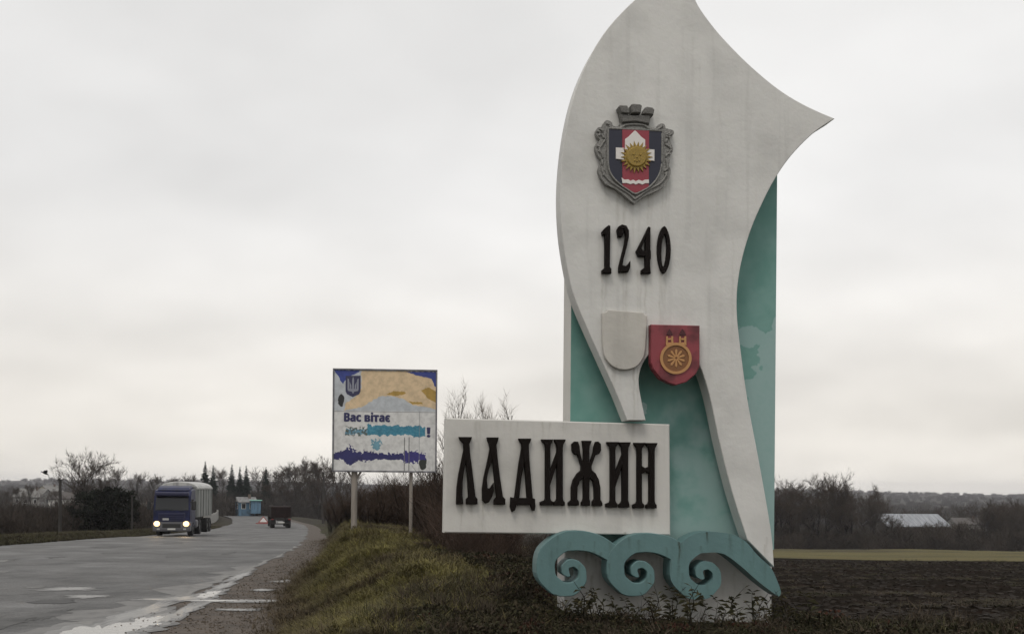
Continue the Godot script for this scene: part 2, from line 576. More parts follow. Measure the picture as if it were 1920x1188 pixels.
func limb(trunk: Twigs, crown: Twigs, r: RandomNumberGenerator, p: Vector3, dir: Vector3, length: float, radius: float, level: int, o: Dictionary) -> void:
	var pts := [p]
	var rad := [radius]
	var d := dir
	var segs := 4
	for i in segs:
		d = (d + rvec(r) * o.wander + Vector3.UP * o.rise * (0.5 if level == 0 else 1.0)).normalized()
		pts.append(pts[-1] + d * length / segs)
		rad.append(lerpf(radius, radius * 0.35, float(i + 1) / segs))
	var t: Twigs = trunk if level < 2 else crown
	t.tube(pts, rad, [6, 5, 3, 3][mini(level, 3)], o.bark.lerp(o.twig, level / 3.0))
	var col: Color = o.twig
	if level >= o.levels:
		for k in o.twigs:
			var s := r.randf()
			var i := mini(int(s * segs), segs - 1)
			var a: Vector3 = pts[i].lerp(pts[i + 1], s * segs - i)
			var td: Vector3 = (d + rvec(r) * 0.85 + Vector3.UP * o.get("up", 0.25)).normalized()
			var b: Vector3 = a + td * o.twig_len * r.randf_range(0.5, 1.25)
			crown.sliver(a, b, o.twig_w, td.cross(rvec(r)).normalized(), col * r.randf_range(0.7, 1.25))
		return
	var kids: int = o.kids[level]
	for k in kids:
		var s := lerpf(o.first if level == 0 else 0.25, 1.0, (k + r.randf() * 0.8) / kids)
		s = clampf(s, 0.05, 0.98)
		var i := mini(int(s * segs), segs - 1)
		var a: Vector3 = pts[i].lerp(pts[i + 1], s * segs - i)
		var turn := rvec(r)
		turn = (turn - d * turn.dot(d)).normalized()
		var nd: Vector3 = (d * cos(o.fan) + turn * sin(o.fan)).normalized()
		var ln: float = length * (o.shrink if level > 0 else o.reach * lerpf(1.0, 0.55, (s - o.first) / maxf(1.0 - o.first, 0.01))) * r.randf_range(0.75, 1.15)
		limb(trunk, crown, r, a, nd, ln, rad[i] * 0.55, level + 1, o)

func tree_meshes(seed_: int, o: Dictionary) -> Array:
	var r := RandomNumberGenerator.new()
	r.seed = seed_
	var trunk := Twigs.new()
	var crown := Twigs.new()
	var stems: int = o.get("stems", 1)
	for k in stems:
		var dir := Vector3.UP
		var p := Vector3.ZERO
		if stems > 1:
			var a := TAU * k / stems + r.randf()
			p = Vector3(cos(a), 0, sin(a)) * o.get("base", 0.3) * r.randf()
			dir = (Vector3.UP + Vector3(cos(a), 0, sin(a)) * o.get("lean", 0.35) * r.randf_range(0.3, 1.3)).normalized()
		limb(trunk, crown, r, p - dir * 0.1, dir, o.height * (r.randf_range(0.7, 1.05) if stems > 1 else 1.0), o.radius, 0, o)
	return [trunk.mesh(), crown.mesh()]

func plant(called: String, label: String, category: String, seed_: int, o: Dictionary, group := "") -> Node3D:
	var t := thing(called, label, category, Vector3.ZERO, 0, group)
	var ms := tree_meshes(seed_, o)
	obj("stems" if o.get("stems", 1) > 1 else "trunk", ms[0], M.plant, t)
	obj("crown", ms[1], M.plant, t)
	return t

func spruce_meshes(seed_: int, h: float, spread: float) -> Array:
	var r := RandomNumberGenerator.new()
	r.seed = seed_
	var trunk := Twigs.new()
	var crown := Twigs.new()
	trunk.tube([Vector3(0, -0.2, 0), Vector3(0.05, h * 0.5, 0), Vector3(0, h * 0.97, 0)], [0.17, 0.1, 0.02], 6, Color(0.05, 0.04, 0.03))
	var y := h * 0.06
	while y < h * 0.99:
		var f := y / h
		var reach: float = spread * (1.0 - f) * (0.9 + 0.5 * lump.get_noise_2d(y * 60.0, seed_ * 9.0)) + 0.03
		var kids := 9 if f < 0.8 else 6
		for k in kids:
			var a := TAU * k / kids + r.randf() * 0.7
			var out := Vector3(cos(a), r.randf_range(-0.35, 0.05) + f * 0.4, sin(a)).normalized()
			var ln := reach * r.randf_range(0.65, 1.15)
			var p0 := Vector3(0, y + r.randf_range(-0.1, 0.1), 0)
			var side := out.cross(Vector3.UP).normalized()
			for s in 16:
				var t := (s + r.randf()) / 16.0
				var q := p0 + out * ln * t
				var dir := (out * 0.7 + side * r.randf_range(-1, 1) + Vector3.DOWN * r.randf_range(0.1, 0.8)).normalized()
				var small := 0.22 + 0.78 * clampf((1.0 - f) * 2.2, 0.0, 1.0)
				var w := (0.09 + 0.10 * (1.0 - t)) * r.randf_range(0.7, 1.3) * small
				crown.sliver(q, q + dir * (0.3 + 0.35 * (1.0 - t)) * small, w, dir.cross(rvec(r)).normalized(), Color(0.016, 0.026, 0.02) * r.randf_range(0.6, 1.5))
		y += 0.30 + 0.1 * (1.0 - f)
	return [trunk.mesh(), crown.mesh()]

func leafy_meshes(seed_: int, h: float, spread: float, col: Color) -> Array:      # a dense dark bush
	var r := RandomNumberGenerator.new()
	r.seed = seed_
	var stems := Twigs.new()
	var crown := Twigs.new()
	for k in 9:
		var a := TAU * k / 9.0
		stems.tube([Vector3(0, -0.1, 0), Vector3(cos(a) * spread * 0.3, h * 0.45, sin(a) * spread * 0.3), Vector3(cos(a) * spread * 0.5, h * 0.8, sin(a) * spread * 0.5)], [0.06, 0.04, 0.015], 4, Color(0.04, 0.032, 0.025))
	for c in 46:
		var a := r.randf() * TAU
		var yy := r.randf_range(0.08, 0.95)
		var rr := spread * sqrt(r.randf()) * (0.55 + 0.5 * sin(PI * clampf(yy * 0.8 + 0.15, 0, 1)))
		var q := Vector3(cos(a) * rr, yy * h, sin(a) * rr)
		var tone := r.randf_range(0.6, 1.4)
		var size := r.randf_range(0.25, 0.6) * spread * 0.75
		for k in 70:
			var p := q + rvec(r) * size * pow(r.randf(), 0.5)
			var dd := rvec(r)
			crown.sliver(p, p + dd * 0.17, 0.05, dd.cross(rvec(r)).normalized(), col * tone * r.randf_range(0.7, 1.3))
	return [stems.mesh(), crown.mesh()]

func scatter(called: String, mesh: Mesh, m: Material, xf: Array, cols: Array, label: String, category := "") -> void:
	var mm := MultiMesh.new()
	mm.transform_format = MultiMesh.TRANSFORM_3D
	mm.use_colors = true
	mm.mesh = mesh
	mm.instance_count = xf.size()
	for i in xf.size():
		mm.set_instance_transform(i, xf[i])
		mm.set_instance_color(i, cols[i])
	var o := MultiMeshInstance3D.new()
	o.multimesh = mm
	o.material_override = m
	put(o, called)
	tag(o, label, category, "", "stuff")

func tuft(seed_: int, blades: int, h: float, spread: float, w: float, droop: float) -> ArrayMesh:
	var r := RandomNumberGenerator.new()
	r.seed = seed_
	var t := Twigs.new()
	for k in blades:
		var a := r.randf() * TAU
		var out := Vector3(cos(a), 0, sin(a))
		var b := out * r.randf() * spread * 0.5
		var hh := h * r.randf_range(0.5, 1.1)
		var mid := b + Vector3.UP * hh * 0.6 + out * spread * 0.35
		var tip := b + Vector3.UP * hh * (1.0 - droop * r.randf()) + out * spread * (0.7 + droop)
		var side := out.cross(Vector3.UP).normalized() * w * 0.5
		var col := Color(1, 1, 1) * r.randf_range(0.65, 1.2)
		t.tri(b - side, b + side, mid + side * 0.8, col)
		t.tri(b - side, mid + side * 0.8, mid - side * 0.8, col)
		t.tri(mid - side * 0.8, mid + side * 0.8, tip, col)
	return t.mesh()

func clump(seed_: int, leaves: int, h: float, spread: float, size: float) -> ArrayMesh:    # low leafy weeds
	var r := RandomNumberGenerator.new()
	r.seed = seed_
	var t := Twigs.new()
	for k in leaves:
		var a := r.randf() * TAU
		var p := Vector3(cos(a) * spread * sqrt(r.randf()), h * pow(r.randf(), 0.8), sin(a) * spread * sqrt(r.randf()))
		var d := (rvec(r) + Vector3.UP * 0.4).normalized()
		var s := d.cross(rvec(r)).normalized()
		var l := size * r.randf_range(0.6, 1.4)
		var col := Color(1, 1, 1) * r.randf_range(0.6, 1.3)
		t.tri(p, p + d * l * 0.5 + s * l * 0.3, p + d * l, col)
		t.tri(p, p + d * l, p + d * l * 0.5 - s * l * 0.3, col)
	return t.mesh()

func brush_mesh(seed_: int, n: int, h: float, spread: float, w: float) -> ArrayMesh:       # bare brushwood
	var r := RandomNumberGenerator.new()
	r.seed = seed_
	var t := Twigs.new()
	for k in n:
		var a := r.randf() * TAU
		var b := Vector3(cos(a), 0, sin(a)) * spread * 0.7 * sqrt(r.randf()) + Vector3.UP * h * 0.75 * pow(r.randf(), 1.3)
		var d := (Vector3.UP * 1.1 + rvec(r) * 0.9).normalized()
		t.sliver(b, b + d * h * r.randf_range(0.25, 0.55), w * r.randf_range(0.6, 1.4), d.cross(rvec(r)).normalized(), Color(1, 1, 1) * r.randf_range(0.55, 1.3))
	return t.mesh()

func spot(x: float, d: float, sink := 0.0) -> Vector3:
	return Vector3(x, height(x, d) - sink, -d)

func by_px(px: float, d: float) -> float:                       # lateral position of a photo column at a distance
	return (px - CX) / F * d

# ------------------------------------------------------------------ the monument
func spiral(cx: float, cy: float, s: float, tail_out: Array, tail_in: Array) -> PackedVector2Array:
	var ro := [[90, 300], [135, 275], [180, 245], [225, 208], [270, 175], [315, 140], [360, 115], [405, 100], [450, 92], [495, 78], [540, 62], [590, 44], [630, 30]]
	var ri := [[90, 155], [135, 134], [180, 110], [225, 88], [270, 75], [315, 67], [360, 58], [405, 45], [450, 31], [490, 18]]
	var out := PackedVector2Array()
	for q in smooth_path(tail_out.map(func(e): return Vector2(e[0], e[1])), 5): out.append(q)
	var a := 94.0
	while a <= 630.0:
		var r := along(ro, a) * s
		out.append(Vector2(cx + cos(deg_to_rad(a)) * r, cy - sin(deg_to_rad(a)) * r))
		a += 8.0
	a = 490.0
	while a >= 94.0:
		var r := along(ri, a) * s
		out.append(Vector2(cx + cos(deg_to_rad(a)) * r, cy - sin(deg_to_rad(a)) * r))
		a -= 8.0
	for q in smooth_path(tail_in.map(func(e): return Vector2(e[0], e[1])), 5): out.append(q)
	return out

func slab_texture() -> ImageTexture:                            # teal paint that has flaked off to an older pale coat
	var w := 384
	var h := 768
	var im := Image.create(w, h, false, Image.FORMAT_RGB8)
	var f := FastNoiseLite.new()
	f.seed = 5
	f.frequency = 0.012
	f.fractal_octaves = 5
	var teal := lin(0.128, 0.290, 0.255)
	var teal2 := lin(0.180, 0.340, 0.310)
	var pale := lin(0.30, 0.425, 0.415)
	for y in h:
		for x in w:
			var u := float(x) / w
			var v := float(y) / h
			var n := f.get_noise_2d(x, y)
			var n2 := f.get_noise_2d(x * 3.0 + 900, y * 3.0)
			var c := teal.lerp(teal2, clampf(0.5 + n * 1.1 + n2 * 0.3, 0, 1))
			# washed, paler lower middle
			c = c.lerp(pale, smoothstep(0.62, 0.9, v + n * 0.25) * smoothstep(0.28, 0.55, u + n2 * 0.1) * 0.72)
			# flaked tongue along the right edge
			var edge := 0.985 - 0.135 * smoothstep(0.40, 0.66, v) - 0.02 * sin(v * 40.0) + n * 0.09 + n2 * 0.05 
			if v > 0.38 and u > edge: c = pale.lerp(teal2, 0.15 + 0.25 * absf(n2))
			var p := Vector2((u - 0.875) * 1.0, (v - 0.475) * 2.3)
			if p.length() + n * 0.10 + n2 * 0.05 < 0.055: c = pale.lerp(teal2, 0.3)
			var p2 := Vector2((u - 0.34), (v - 0.66) * 2.0)
			if p2.length() + n * 0.05 + n2 * 0.04 < 0.012: c = pale
			im.set_pixel(x, y, c)
	return ImageTexture.create_from_image(im)

func strokes(polys: Array, zl: float, depth: float, ox: float, oy: float, s: float, bevel := 0.008) -> ArrayMesh:
	var sh := Shape.new()
	var k := 0
	for poly in polys:
		var p := plane_pts(poly, zl, ox, oy, s)
		sh.prism(p, zl - depth, zl + k * 0.0012, bevel)
		k += 1
	return sh.done()

func stem_letter(x0: float, x1: float, sx0: float, sx1: float, y0: float, y1: float, fx0: float, fx1: float) -> Array:   # upright with a serif above and a bell foot
	return [[sx0, y0], [sx1, y0], [sx1 - 3, y0 + 14], [x1 + 4, y0 + 40], [x1, y0 + 70], [x1, y1 - 55], [x1 + 6, y1 - 38], [fx1, y1 - 26], [fx1, y1], [fx0, y1], [fx0, y1 - 26], [x0 - 6, y1 - 38], [x0, y1 - 55], [x0, y0 + 70], [x0 - 4, y0 + 40], [sx0 + 3, y0 + 14]]

func circle(cx: float, cy: float, r: float, n: int, ry := 0.0) -> Array:
	var out := []
	for k in n: out.append([cx + cos(TAU * k / n) * r, cy + sin(TAU * k / n) * (ry if ry > 0.0 else r)])
	return out

func ring_mesh(cx: float, cy: float, r0: float, r1: float, zl: float, depth: float, ox: float, oy: float, s: float, n := 40, ry0 := 0.0, ry1 := 0.0) -> ArrayMesh:
	var sh := Shape.new()
	var a := plane_pts(circle(cx, cy, r0, n, ry0), zl, ox, oy, s)
	var b := plane_pts(circle(cx, cy, r1, n, ry1), zl, ox, oy, s)
	for k in n:
		var j := (k + 1) % n
		var i0 := Vector3(a[k].x, a[k].y, zl)
		var i1 := Vector3(a[j].x, a[j].y, zl)
		var o0 := Vector3(b[k].x, b[k].y, zl)
		var o1 := Vector3(b[j].x, b[j].y, zl)
		var dz := Vector3(0, 0, -depth)
		sh.quad(i1, o1, o0, i0)
		sh.quad(o1, o1 + dz, o0 + dz, o0)
		sh.quad(i0, i0 + dz, i1 + dz, i1)
	return sh.done()

func build_monument() -> void:
	var mon := thing("monument", "tall white and teal town entrance monument with crests, 1240 and a name plate", "monument", mon_o, YAW)

	# teal slab behind, pale on its narrow sides
	var x0 := plane_pt(1070, 700, 0).x
	var x1 := plane_pt(1455, 640, 0).x
	var yt := plane_pt(1300, 262, 0).y
	var yb := plane_pt(1250, 1030, 0).y
	var sh := Shape.new(true)
	var q := [Vector3(x0, yb, 0), Vector3(x1, yb, 0), Vector3(x1, yt, 0), Vector3(x0, yt, 0)]
	sh.quad_uv(q[0], q[1], q[2], q[3], [Vector2(0, 1), Vector2(1, 1), Vector2(1, 0), Vector2(0, 0)])
	var slab := obj("teal_slab", sh.done(), M.slab, mon)
	slab.set_meta("label", "teal back slab with flaking paint")
	var sd := Shape.new()
	var t := 0.46
	sd.box(Vector3((x0 + x1) * 0.5, (yb + yt) * 0.5, -0.004 - t * 0.5), Vector3(x1 - x0, yt - yb, t), 0.006)
	obj("slab_body", sd.done(), M.white_side, mon)
	# plinth
	var sp := Shape.new()
	var px0 := plane_pt(1058, 1100, 0.0).x
	var px1 := plane_pt(1447, 1100, 0.0).x
	sp.box(Vector3((px0 + px1) * 0.5, (yb - 0.5) * 0.5, -0.22), Vector3(px1 - px0, yb + 0.5 - 0.003, 0.46), 0.01)
	obj("plinth", sp.done(), M.plinth, mon)

	# white wing
	var zw := 0.42
	var wing := outline([
		[[1290, -52], [1240, -32], [1190, 0], [1130, 66], [1086, 150], [1062, 240], [1051, 340], [1053, 430], [1065, 510], [1078, 560], [1103, 620], [1130, 680], [1156, 738], [1176, 788]],
		[[1176, 788], [1211, 788]],
		[[1211, 788], [1203, 750], [1198, 716], [1202, 690], [1214, 668], [1234, 646], [1262, 634], [1290, 646], [1312, 684], [1331, 742], [1350, 830], [1374, 925], [1402, 1012]],
		[[1402, 1012], [1452, 1063]],
		[[1452, 1063], [1448, 1010], [1439, 950], [1421, 850], [1404, 760], [1391, 670], [1382, 580], [1387, 510], [1405, 440], [1430, 380], [1456, 331], [1486, 289], [1526, 249], [1566, 222]],
		[[1566, 222], [1512, 198], [1462, 168], [1412, 127], [1370, 86], [1335, 46], [1305, 1], [1290, -52]]], 5)
	var ws := Shape.new()
	ws.prism(to_plane(wing, zw), zw - 0.27, zw, 0.008)
	obj("white_wing", ws.done(), M.white, mon).set_meta("label", "white curved sail shape standing on two pointed legs")
	for e in [[1180, 450], [1330, 450], [1180, 640], [1340, 640], [1250, 330], [1396, 880]]:       # brackets between wing and slab
		var c := plane_pt(e[0], e[1], 0.1)
		obj("bracket", box_mesh(Vector3(c.x, c.y, 0.075), Vector3(0.10, 0.10, 0.148)), M.dark_metal, mon)

	# 1240
	var D := [980.0, 160.0, 2.97]
	var digits := [
		[[[443, 812], [462, 790], [480, 776], [490, 782], [487, 1008], [496, 1020], [496, 1045], [444, 1045], [444, 1026], [460, 1012], [460, 830], [446, 834]]],
		[[[528, 800], [538, 782], [556, 773], [580, 780], [594, 806], [594, 842], [580, 905], [564, 965], [558, 1000], [578, 1004], [592, 990], [602, 976], [602, 1010], [590, 1038], [538, 1038], [538, 1010], [552, 950], [570, 880], [576, 836], [568, 800], [556, 796]], [[528, 800], [556, 796], [566, 815], [556, 842], [534, 842]]],
		[[[704, 784], [714, 790], [712, 1008], [716, 1046], [664, 1046], [664, 1026], [684, 1010], [686, 842], [660, 916], [640, 930], [636, 920], [672, 850]], [[634, 922], [652, 900], [680, 922], [716, 918], [716, 966], [690, 952], [648, 950]]],
		[]]
	for k in 3:
		obj("digit", strokes(digits[k], zw + 0.075, 0.065, D[0], D[1], D[2]), M.black, mon)
	var zs := Shape.new()                                       # zero: an oval with a leaning oval hole
	var n := 36
	var oi := plane_pts(range(n).map(func(k): return [790 + cos(TAU * k / n) * 16 + sin(TAU * k / n) * -4, 918 + sin(TAU * k / n) * 92]), zw + 0.075, D[0], D[1], D[2])
	var oo := plane_pts(range(n).map(func(k): return [790 + cos(TAU * k / n) * 36 * (1.0 - 0.25 * pow(absf(sin(TAU * k / n)), 3)), 914 + sin(TAU * k / n) * 131]), zw + 0.075, D[0], D[1], D[2])
	for k in n:
		var j := (k + 1) % n
		var f := func(e: Vector2, z: float) -> Vector3: return Vector3(e.x, e.y, z)
		zs.quad(f.call(oi[k], zw + 0.075), f.call(oi[j], zw + 0.075), f.call(oo[j], zw + 0.075), f.call(oo[k], zw + 0.075))
		zs.quad(f.call(oo[k], zw + 0.075), f.call(oo[j], zw + 0.075), f.call(oo[j], zw + 0.01), f.call(oo[k], zw + 0.01))
		zs.quad(f.call(oi[j], zw + 0.075), f.call(oi[k], zw + 0.075), f.call(oi[k], zw + 0.01), f.call(oi[j], zw + 0.01))
	obj("digit", zs.done(), M.black, mon)

	# coat of arms
	var C := [1100.0, 180.0, 5.4]
	var zc := zw + 0.10
	var frame := outline([[[345, 300], [345, 268], [400, 262], [490, 256], [580, 268], [632, 280], [640, 306]], [[640, 306], [690, 318], [722, 312], [728, 288]], [[728, 288], [760, 274], [792, 282], [806, 322]], [[806, 322], [848, 332], [884, 346], [886, 384], [846, 424], [858, 466], [878, 520], [872, 572], [838, 606]], [[838, 606], [846, 656], [838, 694], [856, 740], [846, 812], [800, 900], [700, 962], [590, 1010], [530, 1050], [490, 1084]], [[490, 1084], [430, 1040], [380, 996], [300, 936], [200, 886], [146, 816], [122, 742], [138, 690], [152, 640]], [[152, 640], [118, 596], [92, 530], [100, 478], [142, 436]], [[142, 436], [106, 398], [96, 356], [116, 316], [164, 308]], [[164, 308], [178, 262], [212, 240], [258, 260], [276, 298], [345, 300]]], 4)
	var fm := Shape.new()
	fm.prism(to_plane(frame, zc, C[0], C[1], C[2]), zw + 0.01, zc - 0.015, 0.018)
	var coat := obj("coat_of_arms", fm.done(), M.pewter, mon)
	coat.set_meta("label", "town coat of arms in a grey scrolled frame under a mural crown")
	var crown_parts := []
	crown_parts.append(prism_mesh(plane_pts([[336, 170], [430, 196], [552, 194], [650, 190], [632, 286], [490, 262], [356, 272]], zc, C[0], C[1], C[2]), zw + 0.01, zc + 0.02, 0.012))
	crown_parts.append(prism_mesh(plane_pts([[314, 118], [330, 100], [404, 104], [434, 172], [420, 190], [344, 182]], zc, C[0], C[1], C[2]), zw + 0.012, zc + 0.045, 0.014))
	crown_parts.append(prism_mesh(plane_pts([[444, 96], [460, 88], [536, 92], [552, 108], [540, 184], [448, 184]], zc, C[0], C[1], C[2]), zw + 0.012, zc + 0.05, 0.014))
	crown_parts.append(prism_mesh(plane_pts([[584, 126], [606, 116], [664, 126], [680, 146], [668, 202], [560, 190]], zc, C[0], C[1], C[2]), zw + 0.012, zc + 0.045, 0.014))
	for k in 4: obj("crown" if k == 0 else "merlon", crown_parts[k], M.pewter_dark, coat)
	for run in [[[130, 330], [160, 345], [160, 390], [185, 440], [150, 500], [130, 540], [165, 600], [160, 690], [165, 760], [230, 850], [330, 920], [430, 985], [488, 1040]], [[850, 370], [815, 390], [820, 430], [800, 480], [850, 520], [840, 570], [805, 610], [820, 700], [812, 790], [750, 880], [640, 940], [550, 1000], [492, 1040]], [[200, 275], [235, 285], [250, 318], [340, 322], [400, 290], [490, 284], [580, 292], [640, 328], [720, 332], [770, 300]], [[105, 350], [140, 365], [130, 400]], [[865, 380], [835, 400], [850, 425]], [[110, 500], [140, 520], [125, 560]], [[862, 545], [835, 560], [850, 590]], [[150, 720], [185, 760], [170, 800]], [[835, 720], [795, 760], [815, 810]]]:
		var scr := Shape.new()
		var pts := []
		var rad := []
		for e in smooth_path(run.map(func(z): return Vector2(z[0], z[1])), 4):
			var pp := plane_pt(C[0] + e.x / C[2], C[1] + e.y / C[2], zc)
			pts.append(Vector3(pp.x, pp.y, zc - 0.012))
			rad.append(0.016)
		scr.tube(pts, rad, 6)
		obj("scroll", scr.done(), M.pewter, coat)
	var shield := outline([[[218, 326], [765, 352]], [[765, 352], [764, 560], [756, 720], [716, 830], [640, 916], [560, 962], [490, 990], [420, 950], [340, 896], [262, 816], [222, 720], [216, 560], [218, 326]]], 5)
	obj("shield_field", prism_mesh(to_plane(shield, zc, C[0], C[1], C[2]), zw + 0.012, zc + 0.004, 0.004), M.navy, coat)
	var rim := Shape.new()
	var rp := []
	for e in shield:
		var pp := plane_pt(C[0] + e.x / C[2], C[1] + e.y / C[2], zc)
		rp.append(Vector3(pp.x, pp.y, zc + 0.002))
	rp.append(rp[0])
	var rr := []
	for e in rp: rr.append(0.013)
	rim.tube(rp, rr, 6)
	obj("shield_rim", rim.done(), M.pewter, coat)
	obj("red_stripe", prism_mesh(plane_pts([[360, 338], [632, 350], [628, 918], [560, 956], [490, 982], [425, 950], [362, 908]], zc, C[0], C[1], C[2]), zc - 0.01, zc + 0.010, 0.002), M.crimson, coat)
	var charges := []
	charges.append(prism_mesh(plane_pts([[294, 524], [378, 530], [378, 650], [294, 640]], zc, C[0], C[1], C[2]), zc - 0.01, zc + 0.020, 0.003))
	charges.append(prism_mesh(plane_pts([[600, 540], [684, 546], [684, 662], [600, 652]], zc, C[0], C[1], C[2]), zc - 0.01, zc + 0.020, 0.003))
	charges.append(prism_mesh(plane_pts([[386, 440], [420, 416], [470, 366], [486, 352], [504, 366], [550, 416], [590, 446], [590, 560], [386, 560]], zc, C[0], C[1], C[2]), zc - 0.01, zc + 0.021, 0.003))
	charges.append(prism_mesh(plane_pts([[352, 828], [380, 850], [420, 846], [440, 862], [470, 850], [495, 866], [525, 850], [560, 864], [590, 850], [628, 848], [628, 886], [590, 886], [560, 900], [525, 886], [495, 900], [470, 886], [440, 896], [400, 884], [362, 886]], zc, C[0], C[1], C[2]), zc - 0.01, zc + 0.018, 0.002))
	for k in 4: obj(["cross_arm", "cross_arm", "white_dome", "white_wave"][k], charges[k], M.enamel_white, coat)
	var rays := []
	for k in 44:
		var a := TAU * k / 44.0
		var r := (158.0 + (8.0 if k % 4 == 0 else 0.0)) if k % 2 == 0 else 112.0
		rays.append([500 + cos(a) * r, 622 + sin(a) * r])
	var sun := Shape.new()
	sun.prism(plane_pts(rays, zc, C[0], C[1], C[2]), zc, zc + 0.028, 0.004)
	sun.prism(plane_pts(circle(500, 622, 104, 28), zc, C[0], C[1], C[2]), zc, zc + 0.046, 0.014)
	for e in [[465, 600, 12], [535, 604, 12], [500, 630, 10], [476, 664, 9], [500, 670, 9], [526, 664, 9]]:
		sun.prism(plane_pts(circle(e[0], e[1], e[2], 8), zc, C[0], C[1], C[2]), zc, zc + 0.056, 0.006)
	obj("golden_sun", sun.done(), M.gold, coat)

	# blank shield, painted over
	var B := [1000.0, 540.0, 4.0]
	var zb := zw + 0.05
	var blank := outline([[[520, 200], [524, 184], [548, 176], [560, 160]], [[560, 160], [640, 168], [826, 182]], [[826, 182], [836, 196], [856, 206]], [[856, 206], [850, 330], [838, 480], [815, 540], [770, 590], [690, 612], [610, 594], [556, 544], [528, 480], [520, 330], [520, 200]]], 4)
	obj("blank_shield", prism_mesh(to_plane(blank, zb, B[0], B[1], B[2]), zw + 0.008, zb, 0.008), M.white_old, mon).set_meta("label", "shield painted over in plain white")

	# red shield with the golden wheel
	var zr := zw + 0.13
	var red := obj("red_shield", prism_mesh(plane_pts([[884, 272], [1250, 280], [1250, 590], [1222, 644], [1148, 706], [1070, 728], [1016, 710], [958, 680], [900, 606], [884, 560]], zr, B[0], B[1], B[2]), zw + 0.01, zr, 0.010), M.red, mon)
	red.set_meta("label", "red shield with a golden wheel and two towers")
	obj("wheel_disc", prism_mesh(plane_pts(circle(1071, 526, 100, 36), zr, B[0], B[1], B[2]), zr - 0.01, zr + 0.006), M.wheel_brown, red)
	obj("wheel_ring", ring_mesh(1071, 526, 98, 118, zr + 0.018, 0.02, B[0], B[1], B[2]), M.ochre, red)
	for k in 10:
		var a := TAU * k / 10.0 + PI / 2
		var u := Vector2(cos(a), sin(a))
		var v := Vector2(-u.y, u.x)
		var c := Vector2(1071, 526)
		obj("spoke", prism_mesh(plane_pts([c + v * 5 + u * 8, c + v * 9 + u * 58, c + u * 70, c - v * 9 + u * 58, c - v * 5 + u * 8].map(func(e): return [e.x, e.y]), zr, B[0], B[1], B[2]), zr, zr + 0.014, 0.003), M.ochre, red)
	for dx in [0, 98]:
		var tw := Shape.new()
		for e in [[[996, 362], [1008, 362], [1010, 430], [994, 430]], [[1034, 362], [1048, 362], [1050, 430], [1032, 430]], [[1010, 376], [1034, 376], [1034, 390], [1010, 390]], [[1010, 408], [1032, 408], [1032, 430], [1010, 430]]]:
			tw.prism(plane_pts(e.map(func(z): return [z[0] + dx, z[1]]), zr, B[0], B[1], B[2]), zr, zr + 0.014, 0.002)
		obj("tower", tw.done(), M.ochre, red)
		obj("flame", prism_mesh(plane_pts([[1020 + dx, 304], [1036 + dx, 326], [1046 + dx, 350], [1020 + dx, 356], [998 + dx, 350], [1006 + dx, 326]], zr, B[0], B[1], B[2]), zr, zr + 0.010, 0.002), M.dark_red, red)

	# name plate
	var zp := 0.30
	var plate := obj("name_plate", prism_mesh(plane_pts([[836, 783], [1256, 795], [1257.5, 1003], [832, 998.5]], zp), zp - 0.22, zp, 0.014), M.plate, mon)
	plate.set_meta("label", "white plate with the town name in black Old Slavonic letters")
	var L := [820.0, 760.0, 4.174]
	var zl := zp + 0.07
